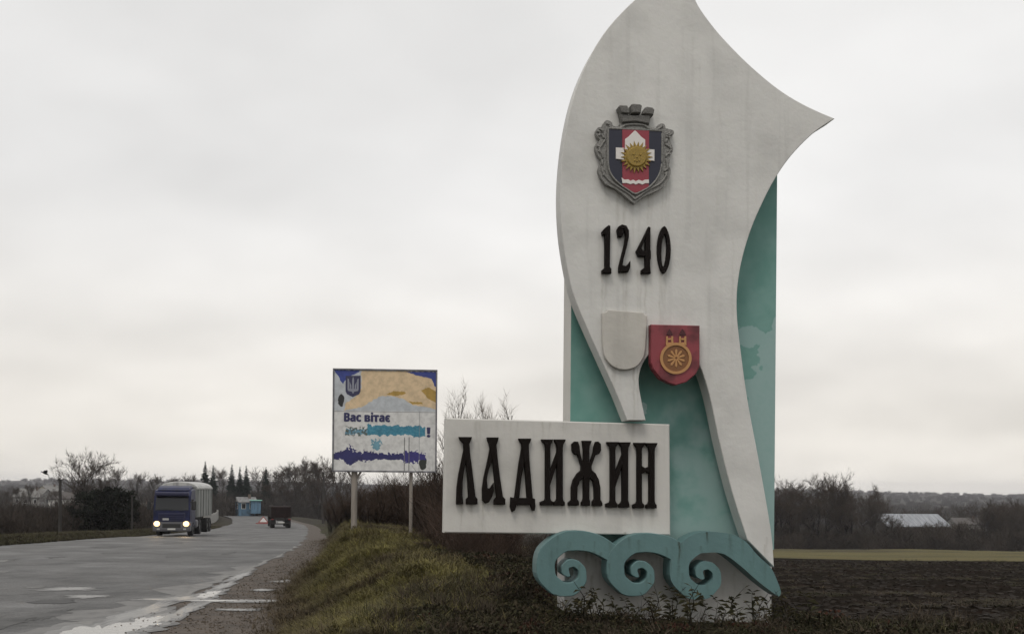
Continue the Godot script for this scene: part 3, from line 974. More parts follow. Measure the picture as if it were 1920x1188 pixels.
	var letters := [
		[[[168, 245], [272, 245], [266, 268], [252, 300], [258, 380], [270, 470], [286, 600], [300, 712], [316, 730], [314, 772], [225, 772], [225, 732], [242, 716], [236, 600], [224, 440], [206, 372], [204, 300], [176, 268]], [[205, 350], [226, 428], [208, 520], [199, 600], [197, 700], [204, 770], [148, 772], [152, 640], [166, 540], [184, 450]]],
		[[[388, 248], [482, 248], [474, 282], [464, 310], [474, 420], [494, 580], [514, 710], [534, 732], [532, 775], [444, 775], [444, 738], [462, 716], [448, 600], [432, 440], [412, 340], [404, 300], [394, 276]], [[412, 336], [432, 424], [404, 500], [388, 576], [394, 644], [410, 650], [442, 604], [446, 664], [428, 716], [405, 757], [376, 766], [352, 742], [351, 650], [364, 560], [386, 466]]],
		[[[636, 257], [738, 257], [730, 282], [718, 306], [722, 420], [734, 560], [748, 726], [702, 726], [692, 600], [684, 450], [662, 350], [660, 302], [644, 280]], [[660, 330], [686, 442], [660, 560], [642, 726], [604, 726], [624, 570], [640, 450]], [[576, 716], [602, 722], [744, 722], [766, 730], [769, 790], [762, 824], [742, 820], [728, 778], [622, 778], [606, 822], [584, 832], [570, 790]]],
		[stem_letter(846, 886, 815, 908, 264, 780, 806, 908), stem_letter(936, 984, 914, 1006, 264, 782, 914, 1000), [[880, 520], [938, 360], [942, 440], [880, 640]]],
		[stem_letter(1144, 1192, 1134, 1210, 274, 784, 1128, 1198), [[1054, 300], [1076, 280], [1104, 282], [1116, 320], [1118, 362], [1146, 470], [1136, 500], [1098, 386], [1072, 380], [1056, 350]], [[1282, 300], [1262, 280], [1242, 282], [1228, 320], [1222, 362], [1190, 470], [1200, 500], [1240, 386], [1266, 380], [1284, 350]], [[1130, 440], [1206, 440], [1212, 520], [1192, 570], [1146, 570], [1124, 520]], [[1134, 500], [1144, 566], [1116, 590], [1100, 640], [1096, 730], [1110, 752], [1110, 782], [1026, 782], [1026, 758], [1050, 738], [1050, 640], [1066, 580], [1098, 530]], [[1206, 500], [1196, 566], [1218, 590], [1228, 640], [1230, 730], [1214, 752], [1214, 786], [1294, 786], [1294, 762], [1278, 738], [1278, 640], [1266, 580], [1240, 530]]],
		[stem_letter(1356, 1396, 1328, 1422, 284, 796, 1320, 1414), stem_letter(1448, 1496, 1424, 1516, 286, 798, 1424, 1506), [[1392, 530], [1450, 376], [1454, 456], [1392, 650]]],
		[stem_letter(1566, 1604, 1540, 1632, 290, 802, 1532, 1624), stem_letter(1660, 1704, 1634, 1726, 292, 804, 1636, 1720), [[1600, 470], [1632, 490], [1664, 474], [1664, 534], [1632, 518], [1600, 536]]]]
	for e in letters:
		obj("letter", strokes(e, zl, 0.062, L[0], L[1], L[2]), M.black, plate)

	# three rolling waves
	var zv := 0.45
	var V := [980.0, 960.0, 3.84]
	var waves := [
		spiral(345, 430, 1.0, [[666, 330], [690, 260], [640, 214], [570, 170], [480, 140], [400, 131]], [[400, 276], [480, 286], [550, 314], [618, 352]]),
		spiral(840, 436, 0.955, [[1150, 330], [1170, 250], [1120, 205], [1050, 172], [950, 152], [880, 150]], [[890, 288], [960, 296], [1030, 322], [1092, 356]]),
		spiral(1310, 446, 1.02, [[1845, 606], [1860, 574], [1832, 490], [1786, 398], [1690, 306], [1612, 216], [1530, 166], [1420, 145], [1340, 140]], [[1380, 288], [1460, 306], [1570, 386], [1690, 492], [1790, 570], [1845, 606]])]
	var k2 := 0
	for e in waves:
		obj("wave", prism_mesh(to_plane(e, zv, V[0], V[1], V[2]), zv - 0.29 - k2 * 0.003, zv + k2 * 0.004, 0.008), M.wave, mon)
		k2 += 1
	for e in [[1090, 1005], [1200, 1008], [1320, 1010], [1180, 1112], [1310, 1112]]:
		var c := plane_pt(e[0], e[1], 0.2)
		obj("bracket", box_mesh(Vector3(c.x, c.y, 0.08), Vector3(0.06, 0.06, 0.15)), M.dark_metal, mon)

# ------------------------------------------------------------------ welcome board
func board_texture() -> ImageTexture:
	var s := 512
	var im := Image.create(s, s, false, Image.FORMAT_RGB8)
	var f := FastNoiseLite.new()
	f.seed = 21
	f.frequency = 0.02
	f.fractal_octaves = 4
	var polys := func(list: Array) -> PackedVector2Array:
		var o := PackedVector2Array()
		for e in list: o.append(Vector2((e[0] - 147.0) / 434.0, (e[1] - 75.0) / 432.0))
		return o
	var peach: PackedVector2Array = polys.call([[262, 78], [590, 78], [590, 242], [540, 230], [480, 222], [440, 196], [400, 186], [350, 184], [310, 204], [270, 232], [190, 250], [200, 215], [240, 190], [262, 150]])
	var blue_a: PackedVector2Array = polys.call([[147, 76], [256, 78], [236, 94], [200, 108], [186, 136], [172, 120], [160, 96]])
	var blue_b: PackedVector2Array = polys.call([[452, 80], [590, 78], [590, 148], [572, 140], [560, 108], [500, 96]])
	var ochre: PackedVector2Array = polys.call([[515, 160], [550, 145], [590, 170], [590, 216], [550, 196]])
	var ochre_b: PackedVector2Array = polys.call([[372, 178], [400, 164], [446, 166], [450, 174], [410, 186]])
	var ochre_c: PackedVector2Array = polys.call([[466, 208], [520, 210], [524, 217], [476, 218]])
	for y in s:
		for x in s:
			var n := f.get_noise_2d(x, y)
			var n2 := f.get_noise_2d(x * 2.6, y * 2.6 + 300)
			var u := float(x) / s + n * 0.012 + n2 * 0.006
			var v := float(y) / s + n2 * 0.008
			var q := Vector2(u, v)
			var c := lin(0.66, 0.66, 0.65)
			if v < 0.405: c = lin(0.50, 0.53, 0.56)
			if Geometry2D.is_point_in_polygon(q, peach): c = lin(0.68, 0.52, 0.33)
			if Geometry2D.is_point_in_polygon(q, ochre) or Geometry2D.is_point_in_polygon(q, ochre_b) or Geometry2D.is_point_in_polygon(q, ochre_c): c = lin(0.42, 0.27, 0.06)
			if Geometry2D.is_point_in_polygon(q, blue_a) or Geometry2D.is_point_in_polygon(q, blue_b): c = lin(0.035, 0.055, 0.26)
			if ((q - Vector2(0.072, 0.305)) * Vector2(1.0, 0.48)).length() < 0.03: c = lin(0.02, 0.02, 0.022)
			if ((q - Vector2(0.875, 0.915)) * Vector2(1.0, 0.5)).length() < 0.036: c = lin(0.03, 0.035, 0.03)
			if u > 0.115 and u < 0.34 and absf(v - 0.612) < 0.045 * (0.7 + n2 * 0.8): c = lin(0.13, 0.27, 0.36) if n2 < 0.12 else lin(0.10, 0.12, 0.10)
			if u > 0.33 and u < 0.895 and absf(v - 0.597 - (u - 0.6) * 0.02) < 0.058 * (0.85 + n * 0.5): c = lin(0.035, 0.20, 0.30).lerp(lin(0.10, 0.32, 0.42), clampf(n2 + 0.3, 0, 1))
			if ((q - Vector2(0.42, 0.74)) * Vector2(1.0, 0.85)).length() < 0.045 + n2 * 0.05: c = lin(0.16, 0.34, 0.43)
			var half := 0.036 + 0.07 * exp(-pow((u - 0.16) / 0.055, 2)) + 0.02 * exp(-pow((u - 0.32) / 0.06, 2))
			if u > 0.68 and u < 0.83: half = 0.066
			if u < 0.90 and absf(v - 0.855) < half * (0.85 + n2 * 0.55 + n * 0.3): c = lin(0.026, 0.026, 0.125) if u < 0.68 else lin(0.042, 0.034, 0.19)
			if v > 0.66 and (absf(float(x) / s - 0.692) < 0.0035 or absf(float(x) / s - 0.737) < 0.0035): c = lin(0.16, 0.16, 0.16)
			if absf(float(y) / s - 0.412) < 0.003 or (absf(float(x) / s - 0.836) < 0.002 and v > 0.4): c = lin(0.26, 0.26, 0.27)
			c = c.darkened(clampf(0.04 + n * 0.10 + 0.05 * n2, 0, 0.3))
			im.set_pixel(x, y, c)
	return ImageTexture.create_from_image(im)

func build_board() -> void:
	var d := 30.0
	var a := at(625, 691, d)
	var b := at(820, 693, d)
	var w := (b - a).length()
	var bot := at(720, 885, d)
	var h: float = (a.y + b.y) * 0.5 - bot.y
	var c := Vector3((a.x + b.x) * 0.5, bot.y, -d)
	var g := Vector3(c.x, height(c.x, d), -d)
	var yaw := 0.06
	var t := thing("welcome_board", "square peeling welcome board on two posts beside the road", "billboard", g, yaw)
	var y0: float = c.y - g.y
	var face := Shape.new(true)
	face.quad_uv(Vector3(-w / 2 + 0.03, y0 + 0.03, 0.05), Vector3(w / 2 - 0.03, y0 + 0.03, 0.05), Vector3(w / 2 - 0.03, y0 + h - 0.03, 0.05), Vector3(-w / 2 + 0.03, y0 + h - 0.03, 0.05), [Vector2(0, 1), Vector2(1, 1), Vector2(1, 0), Vector2(0, 0)])
	obj("panel", face.done(), M.board, t)
	obj("backing", box_mesh(Vector3(0, y0 + h / 2, 0.0), Vector3(w - 0.04, h - 0.04, 0.08), 0.005), M.grey_metal, t)
	for e in [[Vector3(0, y0 + h - 0.02, 0.02), Vector3(w, 0.04, 0.12)], [Vector3(0, y0 + 0.02, 0.02), Vector3(w, 0.045, 0.12)], [Vector3(-w / 2 + 0.02, y0 + h / 2, 0.02), Vector3(0.04, h - 0.086, 0.12)], [Vector3(w / 2 - 0.02, y0 + h / 2, 0.02), Vector3(0.04, h - 0.086, 0.12)]]:
		obj("frame", box_mesh(e[0], e[1], 0.006), M.frame_grey, t)
	# posts
	for e in [[664, 0.085, 1.0], [770, 0.05, 1.2]]:
		var x: float = by_px(e[0], d) - g.x
		var ground_y: float = height(by_px(e[0], d), d + 0.1) - g.y - 0.4
		var s := Shape.new()
		s.tube([Vector3(x, ground_y, -0.09), Vector3(x, y0 + h * 0.8, -0.09)], [e[1], e[1]], 10)
		obj("post", s.done(), M.post, t)
	var lx: float = by_px(664, d) - g.x
	for sx in [-1, 1]:
		var br := Shape.new()
		br.tube([Vector3(lx, y0 - 0.28, -0.09), Vector3(lx + 0.2 * sx, y0 + 0.05, -0.06)], [0.03, 0.03], 6)
		obj("brace", br.done(), M.post, t)
	# lettering, and the dark blue arms plate
	var px := func(qx: float, qy: float) -> Vector2: return Vector2(-w / 2 + (qx - 147.0) / 434.0 * w, y0 + h - (qy - 75.0) / 432.0 * h)
	var words := [["Вас вітає", 196, 384, 258, 296], ["!", 540, 552, 318, 358]]
	for e in words:
		var tm := TextMesh.new()
		var font := SystemFont.new()
		font.font_names = PackedStringArray(["Droid Sans"])
		font.font_weight = 700
		tm.font = font
		tm.text = e[0]
		tm.font_size = 64
		tm.pixel_size = 0.01
		tm.depth = 0.4
		var bb: AABB = tm.get_aabb()
		var p0: Vector2 = px.call(e[1], e[4])
		var p1: Vector2 = px.call(e[2], e[3])
		var sc := Vector2((p1.x - p0.x) / bb.size.x, (p1.y - p0.y) / bb.size.y)
		var word: Node3D = null
		for k in 5:
			var o := obj("lettering" if k == 0 else "stroke", tm, M.letter_blue, t if k == 0 else word)
			if k == 0:
				word = o
				o.scale = Vector3(sc.x, sc.y, 0.008)
				o.position = Vector3(p0.x - bb.position.x * sc.x, p0.y - bb.position.y * sc.y, 0.0525)
			else:
				o.position = Vector3([0.012, -0.012, 0.0, 0.008][k - 1] / sc.x, [0.0, 0.0, 0.008, -0.008][k - 1] / sc.y, 0.07 * k)
	var poly := func(list: Array) -> PackedVector2Array:
		var r := PackedVector2Array()
		for e in list: r.append(px.call(e[0], e[1]))
		return r
	obj("arms_plate", prism_mesh(poly.call([[200, 106], [262, 104], [262, 170], [256, 182], [230, 194], [206, 182], [200, 170]]), 0.0505, 0.054), M.arms_blue, t)
	var tr := Shape.new()
	for e in [[[208, 116], [214, 120], [216, 160], [208, 164]], [[254, 116], [248, 120], [246, 160], [254, 164]], [[231, 108], [235, 122], [234, 178], [228, 178], [227, 122]], [[208, 160], [254, 160], [252, 168], [234, 172], [228, 172], [210, 168]], [[216, 128], [224, 146], [224, 160], [219, 160]], [[246, 128], [238, 146], [238, 160], [243, 160]]]:
		tr.prism(poly.call(e), 0.054, 0.056 + 0.0004 * e[0][0] / 208.0)
	obj("trident", tr.done(), M.arms_pale, t)

# ------------------------------------------------------------------ vehicles
func wheel(parent: Node, c: Vector3, r: float, w: float) -> void:
	var wh := Node3D.new()
	put(wh, "wheel", parent)
	wh.position = c
	var t := Shape.new()
	t.lathe_x([[-w / 2, r * 0.55], [-w / 2, r * 0.9], [-w / 2 + 0.04, r], [w / 2 - 0.04, r], [w / 2, r * 0.9], [w / 2, r * 0.55]], Vector3.ZERO, 24)
	obj("tyre", t.done(), M.rubber, wh)
	var s := Shape.new()
	s.lathe_x([[-w / 2 + 0.03, 0.01], [-w / 2 + 0.02, r * 0.2], [-w / 2 + 0.06, r * 0.3], [-w / 2 + 0.05, r * 0.56], [w / 2 - 0.05, r * 0.56], [w / 2 - 0.06, r * 0.3], [w / 2 - 0.02, r * 0.2], [w / 2 - 0.03, 0.01]], Vector3.ZERO, 20)
	obj("rim", s.done(), M.rim, wh)

func side_prism(poly: Array, x0: float, x1: float, bevel: float) -> ArrayMesh:    # outline in (z, y), pushed out along x
	var p := PackedVector2Array()
	for e in poly: p.append(Vector2(-e[0], e[1]))
	var sh := Shape.new()
	sh.prism(p, x0, x1, bevel, true, Transform3D(Basis(Vector3(0, 0, -1), Vector3(0, 1, 0), Vector3(1, 0, 0)), Vector3.ZERO))
	return sh.done()

func build_blue_truck() -> void:
	var d := 74.0
	var x := by_px(322, d)
	var t := thing("lorry", "oncoming lorry with dark blue cab, pale grey tipper body and lit headlights", "lorry", Vector3(x, along(ROAD_H, d) + EYE.y, -d), 0.125)
	# front of the cab is at z = 0, x from -1.25 to 1.25
	obj("cab", side_prism([[0.0, 0.62], [0.04, 1.0], [0.0, 1.72], [-0.26, 2.74], [-0.58, 3.10], [-1.5, 3.2], [-2.1, 3.18], [-2.2, 2.9], [-2.2, 0.72], [-1.5, 0.62]], -1.2, 1.2, 0.06), M.cab_blue, t)
	var ws := Shape.new()
	ws.prism(PackedVector2Array([Vector2(-1.1, 0), Vector2(1.1, 0), Vector2(1.05, 0.98), Vector2(-1.05, 0.98)]), 0, 0.02, 0.0, true, Transform3D(Basis(Vector3.RIGHT, -0.24), Vector3(0, 1.76, 0.0)))
	obj("windscreen", ws.done(), M.glass_dark, t)
	for sx in [-1, 1]:
		obj("side_window", box_mesh(Vector3(1.203 * sx, 2.15, -0.95), Vector3(0.02, 0.72, 0.95), 0.005), M.glass_dark, t)
		obj("door_panel", box_mesh(Vector3(1.203 * sx, 1.3, -0.9), Vector3(0.02, 0.8, 1.05), 0.005), M.cab_blue, t)
		var mr := Node3D.new()
		put(mr, "mirror", t)
		obj("mirror_housing", box_mesh(Vector3(1.48 * sx, 2.1, 0.12), Vector3(0.24, 0.62, 0.14), 0.04), M.black_plastic, mr)
		obj("mirror_arm", box_mesh(Vector3(1.33 * sx, 2.32, 0.05), Vector3(0.34, 0.05, 0.05)), M.black_plastic, mr)
		var hl := Shape.new()
		var rim := []
		for k in 20: rim.append(Vector2(0.96 * sx + cos(TAU * k / 20) * 0.2, 0.86 + sin(TAU * k / 20) * 0.18))
		hl.prism(PackedVector2Array(rim), 0.06, 0.115, 0.01)
		obj("headlight", hl.done(), M.headlight, t)
		obj("indicator_lamp", box_mesh(Vector3(1.17 * sx, 0.82, 0.045), Vector3(0.1, 0.16, 0.08), 0.02), M.amber, t)
		obj("fog_lamp", box_mesh(Vector3(0.86 * sx, 0.5, 0.075), Vector3(0.2, 0.1, 0.04), 0.01), M.chrome, t)
		obj("mudguard", side_prism([[-0.55, 0.66], [-0.75, 1.12], [-1.0, 1.22], [-1.75, 1.22], [-1.98, 1.1], [-2.15, 0.66], [-2.1, 1.25], [-0.6, 1.25]], 0.86 * sx - 0.02 if sx < 0 else 0.86, (1.18 if sx > 0 else -0.84), 0.01), M.black_plastic, t)
		var l := SpotLight3D.new()
		l.light_energy = 6.0
		l.light_color = Color(1.0, 0.86, 0.66)
		l.light_size = 0.17
		l.spot_range = 60
		l.spot_attenuation = 2
		l.spot_angle = 40
		l.shadow_enabled = true
		put(l, "headlight_beam", t)
		l.position = Vector3(0.96 * sx, 0.84, 0.16)
		l.rotation = Vector3(-0.05, PI, 0)
	obj("sun_visor", box_mesh(Vector3(0, 2.86, 0.02), Vector3(2.2, 0.26, 0.3), 0.06), M.cab_dark, t)
	obj("roof_fairing", side_prism([[-0.5, 3.12], [-0.9, 3.3], [-1.6, 3.42], [-2.1, 3.42], [-2.1, 3.1]], -1.05, 1.05, 0.08), M.cab_blue, t)
	var gr := obj("grille", box_mesh(Vector3(0, 1.28, 0.045), Vector3(1.75, 0.62, 0.05), 0.02), M.cab_dark, t)
	for k in 4:
		obj("slat", box_mesh(Vector3(0, 1.07 + k * 0.13, 0.085), Vector3(1.6, 0.05, 0.03), 0.008), M.cab_blue, gr)
	obj("badge", box_mesh(Vector3(-0.38, 1.16, 0.112), Vector3(0.4, 0.14, 0.02), 0.008), M.chrome, t)
	var bm := obj("bumper", side_prism([[0.06, 0.36], [0.09, 0.5], [0.09, 0.98], [-0.02, 1.02], [-0.5, 1.0], [-0.5, 0.36]], -1.22, 1.22, 0.05), M.bumper_grey, t)
	obj("bumper_opening", box_mesh(Vector3(0, 0.72, 0.085), Vector3(1.2, 0.28, 0.03), 0.01), M.black_plastic, bm)
	obj("number_plate", box_mesh(Vector3(0, 0.5, 0.105), Vector3(0.52, 0.11, 0.012)), M.number_plate, bm)
	obj("wiper", box_mesh(Vector3(-0.4, 1.83, 0.04), Vector3(0.7, 0.025, 0.025)), M.black_plastic, t)
	obj("chassis", box_mesh(Vector3(0, 0.85, -4.9), Vector3(0.95, 0.3, 8.8), 0.02), M.under, t)
	obj("cab_underside", box_mesh(Vector3(0, 0.55, -1.4), Vector3(1.9, 0.4, 1.5), 0.05), M.under, t)
	for sx in [-1, 1]:
		obj("fuel_tank", box_mesh(Vector3(1.0 * sx, 0.78, -2.75), Vector3(0.5, 0.56, 0.8), 0.1), M.bumper_grey, t)
		for z in [-1.35, -3.9, -7.4, -8.7]:
			wheel(t, Vector3(1.03 * sx, 0.52, z), 0.52, 0.36 if z == -1.35 else 0.5)
	# tipper trailer
	var y0 := 1.22
	var y1 := 3.28
	obj("tipper_body", side_prism([[-2.75, y0], [-2.62, y1], [-9.5, y1], [-9.6, y0 + 0.3], [-9.4, y0]], -1.24, 1.24, 0.03), M.tipper, t)
	for sx in [-1, 1]:
		for k in 6:
			obj("rib", box_mesh(Vector3(1.27 * sx, (y0 + y1) * 0.5, -3.0 - k * 1.25), Vector3(0.07, y1 - y0 - 0.1, 0.16), 0.015), M.tipper, t)
		obj("top_rail", box_mesh(Vector3(1.26 * sx, y1 - 0.03, -6.06), Vector3(0.12, 0.14, 6.9), 0.02), M.tipper_pale, t)
	var tp := []
	for k in 13:
		var a := PI * k / 12.0
		tp.append(Vector2(cos(a) * 1.27, 3.3 + sin(a) * 0.42))
	obj("tarpaulin", prism_mesh(PackedVector2Array(tp), -9.5, -2.62, 0.05), M.tipper_pale, t)
	obj("trailer_frame", box_mesh(Vector3(0, 1.08, -6.1), Vector3(1.1, 0.24, 6.6), 0.02), M.under, t)

func build_brown_truck() -> void:
	var d := 128.0
	var x := by_px(527, d)
	var t := thing("lorry", "dark brown flatbed lorry seen from behind, driving away", "lorry", Vector3(x, along(ROAD_H, d) + EYE.y, -d), 0.27)
	obj("cargo_body", box_mesh(Vector3(0, 1.86, -2.6), Vector3(2.4, 1.24, 5.0), 0.03), M.brown_body, t)
	for k in 5:
		obj("board", box_mesh(Vector3(0, 1.32 + k * 0.25, -0.075), Vector3(2.3, 0.22, 0.05), 0.01), M.brown_body, t)
	for sx in [-1, 1]:
		obj("corner_stake", box_mesh(Vector3(1.17 * sx, 1.86, -0.06), Vector3(0.1, 1.3, 0.1), 0.01), M.under, t)
		obj("tail_light", box_mesh(Vector3(0.98 * sx, 1.02, -0.06), Vector3(0.3, 0.14, 0.08), 0.02), M.tail_red, t)
		obj("mud_flap", box_mesh(Vector3(0.86 * sx, 0.72, -0.34), Vector3(0.58, 0.5, 0.02)), M.rubber, t)
		for z in [-0.95, -2.15, -6.2]:
			wheel(t, Vector3(0.92 * sx, 0.5, z), 0.5, 0.5)
	obj("chassis", box_mesh(Vector3(0, 1.0, -3.6), Vector3(0.9, 0.3, 7.2), 0.02), M.under, t)
	obj("tail_bar", box_mesh(Vector3(0, 1.05, -0.1), Vector3(2.3, 0.14, 0.14), 0.02), M.under, t)
	obj("number_plate", box_mesh(Vector3(0.05, 0.66, -0.04), Vector3(0.7, 0.14, 0.02)), M.number_plate, t)
	obj("bumper_bar", box_mesh(Vector3(0, 0.5, -0.12), Vector3(2.1, 0.12, 0.1), 0.02), M.under, t)
	obj("cab", side_prism([[-5.3, 0.9], [-5.3, 2.5], [-6.4, 2.55], [-7.0, 1.9], [-7.3, 1.5], [-7.3, 0.8]], -1.15, 1.15, 0.08), M.brown_body, t)
	obj("rear_window", box_mesh(Vector3(0, 2.62, -5.25), Vector3(1.2, 0.1, 0.06), 0.01), M.glass_dark, t)

# ------------------------------------------------------------------ houses and small things
func house(called: String, label: String, pos: Vector3, yaw: float, w: float, dep: float, h: float, roof_h: float, wall_m: Material, roof_m: Material, wins: int, gable_m: Material = null) -> Node3D:
	var t := thing(called, label, "house", pos, yaw)
	obj("wall", box_mesh(Vector3(0, h / 2 - 0.75, 0), Vector3(w, h + 1.5, dep), 0.02), wall_m, t)
	var ov := 0.35
	var poly := [[-dep / 2 - ov, h - 0.12], [0, h + roof_h], [dep / 2 + ov, h - 0.12], [dep / 2 + ov, h - 0.26], [0, h + roof_h - 0.16], [-dep / 2 - ov, h - 0.26]]
	var rf := obj("roof", side_prism(poly, -w / 2 - ov, w / 2 + ov, 0.02), roof_m, t)
	obj("chimney", box_mesh(Vector3(w * 0.2, h + roof_h, dep * 0.12), Vector3(0.5, 1.1, 0.5), 0.02), M.brick, rf)
	for sx in [-1, 1]:
		obj("gable", side_prism([[-dep / 2, h], [0, h + roof_h - 0.2], [dep / 2, h]], sx * w / 2 - 0.1, sx * w / 2 + 0.1 , 0.01), gable_m if gable_m else wall_m, t)
	for k in wins:
		var wx := lerpf(-w / 2, w / 2, (k + 0.5) / wins)
		var wn := obj("window", box_mesh(Vector3(wx, h * 0.55, dep / 2 + 0.03), Vector3(0.95, 1.2, 0.08), 0.01), M.frame_white, t)
		obj("pane", box_mesh(Vector3(wx, h * 0.55, dep / 2 + 0.075), Vector3(0.75, 1.0, 0.02)), M.glass_dark, wn)
	for sx in [-1, 1]:
		var wn := obj("window", box_mesh(Vector3(sx * (w / 2 + 0.03), h * 0.55, 0), Vector3(0.08, 1.2, 0.95), 0.01), M.frame_white, t)
		obj("pane", box_mesh(Vector3(sx * (w / 2 + 0.075), h * 0.55, 0), Vector3(0.02, 1.0, 0.75)), M.glass_dark, wn)
	return t

func pole(label: String, px: float, top: float, d: float, r: float, lamp := false) -> void:
	var x := by_px(px, d)
	var g := height(x, d)
	var tp := at(px, top, d).y
	var t := thing("utility_pole", label, "pole", Vector3(x, g, -d))
	var s := Shape.new()
	s.tube([Vector3(0, -0.3, 0), Vector3(0.02, (tp - g) * 0.5, 0), Vector3(0, tp - g, 0)], [r * 1.15, r, r * 0.85], 9)
	obj("shaft", s.done(), M.pole_dark, t)
	obj("cap", box_mesh(Vector3(0, tp - g + 0.03, 0), Vector3(r * 2.4, 0.08, r * 2.4), 0.01), M.pole_dark, t)

func build_small() -> void:
	pole("dark square-topped pole on the left verge near the round tree", 112, 900, 70.0, 0.10)
	pole("slim dark pole behind the lorry's mirror", 247, 930, 84.0, 0.07)
	pole("tall dark pole between the brown lorry and the welcome board", 606, 886, 150.0, 0.17)
	# red and white warning sign at the bend
	var d := 152.0
	var x := by_px(494, d)
	var rh := along(ROAD_H, d) + EYE.y
	var s := thing("warning_sign", "white triangular warning sign with red border standing at the road bend", "road sign", Vector3(x, rh, -d), 0.1)
	obj("post", box_mesh(Vector3(0, 0.35, -0.06), Vector3(0.09, 1.1, 0.06)), M.grey_metal, s)
	s.scale = Vector3.ONE * 0.8
	obj("border", prism_mesh(PackedVector2Array([Vector2(-0.95, 0.25), Vector2(0.95, 0.25), Vector2(0, 1.4)]), 0.0, 0.03), M.sign_red, s)
	obj("face", prism_mesh(PackedVector2Array([Vector2(-0.66, 0.40), Vector2(0.66, 0.40), Vector2(0, 1.2)]), 0.031, 0.036), M.sign_white, s)
	obj("cross_bar", box_mesh(Vector3(0, 0.16, -0.02), Vector3(2.6, 0.14, 0.03)), M.sign_red, s)
	# pale concrete fence behind the blue lorry
	var ft := thing("concrete_fence", "low pale concrete fence along the bend behind the tipper lorry", "fence")
	var last := Vector3.ZERO
	for k in 9:
		var dd := 136.0 + k * 8.0
		var fx: float = along(ROAD_L, dd) - 2.6
		var p := Vector3(fx, height(fx, dd), -dd)
		if k > 0:
			var mid := (p + last) * 0.5
			var dirv := p - last
			var m := obj("panel", box_mesh(Vector3.ZERO, Vector3(Vector2(dirv.x, dirv.z).length() - 0.2, 1.3, 0.12), 0.02), M.concrete_pale, ft)
			m.position = mid + Vector3(0, 0.55, 0)
			m.rotation.y = atan2(-dirv.z, dirv.x)
		var po := obj("post", box_mesh(Vector3(0, 0.6, 0), Vector3(0.2, 1.5, 0.2), 0.02), M.concrete_pale, ft)
		po.position = p
		last = p
	# houses
	var hp := at(460, 955, 226.0)
	house("blue_house", "small blue house with white side and grey roof beyond the bend", Vector3(hp.x, hp.y - 0.4, hp.z), 0.5, 3.4, 3.2, 2.1, 0.9, M.house_blue, M.roof_grey, 2, M.house_white)
	var shd := thing("shed", "turquoise roofed lean-to shed right of the small blue house", "shed", at(479, 955, 224.0) - Vector3(0, 0.4, 0), 0.3)
	obj("wall", box_mesh(Vector3(0, 0.9, 0), Vector3(1.9, 2.6, 2.0), 0.02), M.house_blue, shd)
	obj("roof", box_mesh(Vector3(0, 2.3, 0), Vector3(2.4, 0.16, 2.6), 0.02), M.roof_teal, shd)
	hp = at(126, 950, 255.0)
	house("white_house", "white walled village house right of the dark pole on the left", Vector3(hp.x, hp.y - 1.0, hp.z), 0.15, 7.0, 6.0, 3.0, 1.6, M.house_white, M.roof_dark, 2)
	hp = at(262, 968, 240.0)
	house("grey_house", "low grey house partly hidden left of the blue cab", Vector3(hp.x, hp.y - 0.6, hp.z), 0.3, 7.0, 5.0, 2.2, 1.4, M.house_grey, M.roof_light, 2)
	hp = at(62, 940, 330.0)
	house("pale_roof_house", "distant house with pale roof left of the dark pole", Vector3(hp.x, hp.y - 1.5, hp.z), -0.2, 9.0, 7.0, 3.0, 2.4, M.house_grey, M.roof_light, 3)
	hp = at(92, 932, 420.0)
	house("cream_house", "farther cream gabled house just left of the dark pole", Vector3(hp.x, hp.y - 2.0, hp.z), 1.3, 8.0, 8.0, 3.6, 3.0, M.house_cream, M.roof_light, 3)
	hp = at(238, 946, 300.0)
	house("white_cottage", "tiny bright white cottage glimpsed left of the lorry mirror", Vector3(hp.x, hp.y - 0.5, hp.z), 0.2, 2.6, 3.0, 2.4, 1.0, M.house_white, M.roof_dark, 1)
	# barn on the right with pale metal roof
	var b0 := at(1700, 984, 255.0)
	var barn := thing("barn", "long low barn with bright metal roof among the trees on the right", "barn", Vector3(b0.x, b0.y - 4.0, b0.z), 0.18)
	obj("wall", box_mesh(Vector3(0, 1.9, 0), Vector3(15.2, 4.2, 11.0), 0.02), M.barn_dark, barn)
	var rp := [[-5.9, 3.9], [0, 6.6], [5.9, 3.9], [5.9, 3.75], [0, 6.42], [-5.9, 3.75]]
	var rf := obj("roof", side_prism(rp, -8.0, 8.0, 0.02), M.roof_metal, barn)
	for k in 15:
		var sx := -7.5 + k * 1.07
		obj("roof_seam", side_prism([[0, 6.66], [5.9, 3.96], [5.9, 3.9], [0, 6.6]], sx - 0.03, sx + 0.03, 0.0), M.roof_metal, rf)
	obj("gable", side_prism([[-5.5, 4.0], [0, 6.45], [5.5, 4.0]], -7.62, -7.4, 0.01), M.barn_dark, barn)
	for k in 4:
		obj("window", box_mesh(Vector3(-5.4 + k * 3.6, 2.4, 5.53), Vector3(1.4, 0.9, 0.08), 0.01), M.glass_dark, barn)
	hp = at(1812, 988, 300.0)
	house("low_house", "low pale house half hidden right of the metal roofed barn", Vector3(hp.x, hp.y - 2.6, hp.z), 0.1, 8.5, 6.0, 3.6, 1.6, M.house_grey, M.roof_dark, 3)
	# small pale post and shard under the name plate
	var wp := at(922, 1030, 27.0)
	var mk := thing("marker_post", "short white marker post under the name plate", "post", Vector3(wp.x, height(wp.x, 27.0), wp.z))
	obj("shaft", box_mesh(Vector3(0, 0.25, 0), Vector3(0.12, 0.9, 0.12), 0.015), M.concrete_pale, mk)
	obj("cap", box_mesh(Vector3(0, 0.72, 0), Vector3(0.16, 0.05, 0.16), 0.01), M.concrete_pale, mk)
	# bird
	var bp := at(82, 887, 62.0)
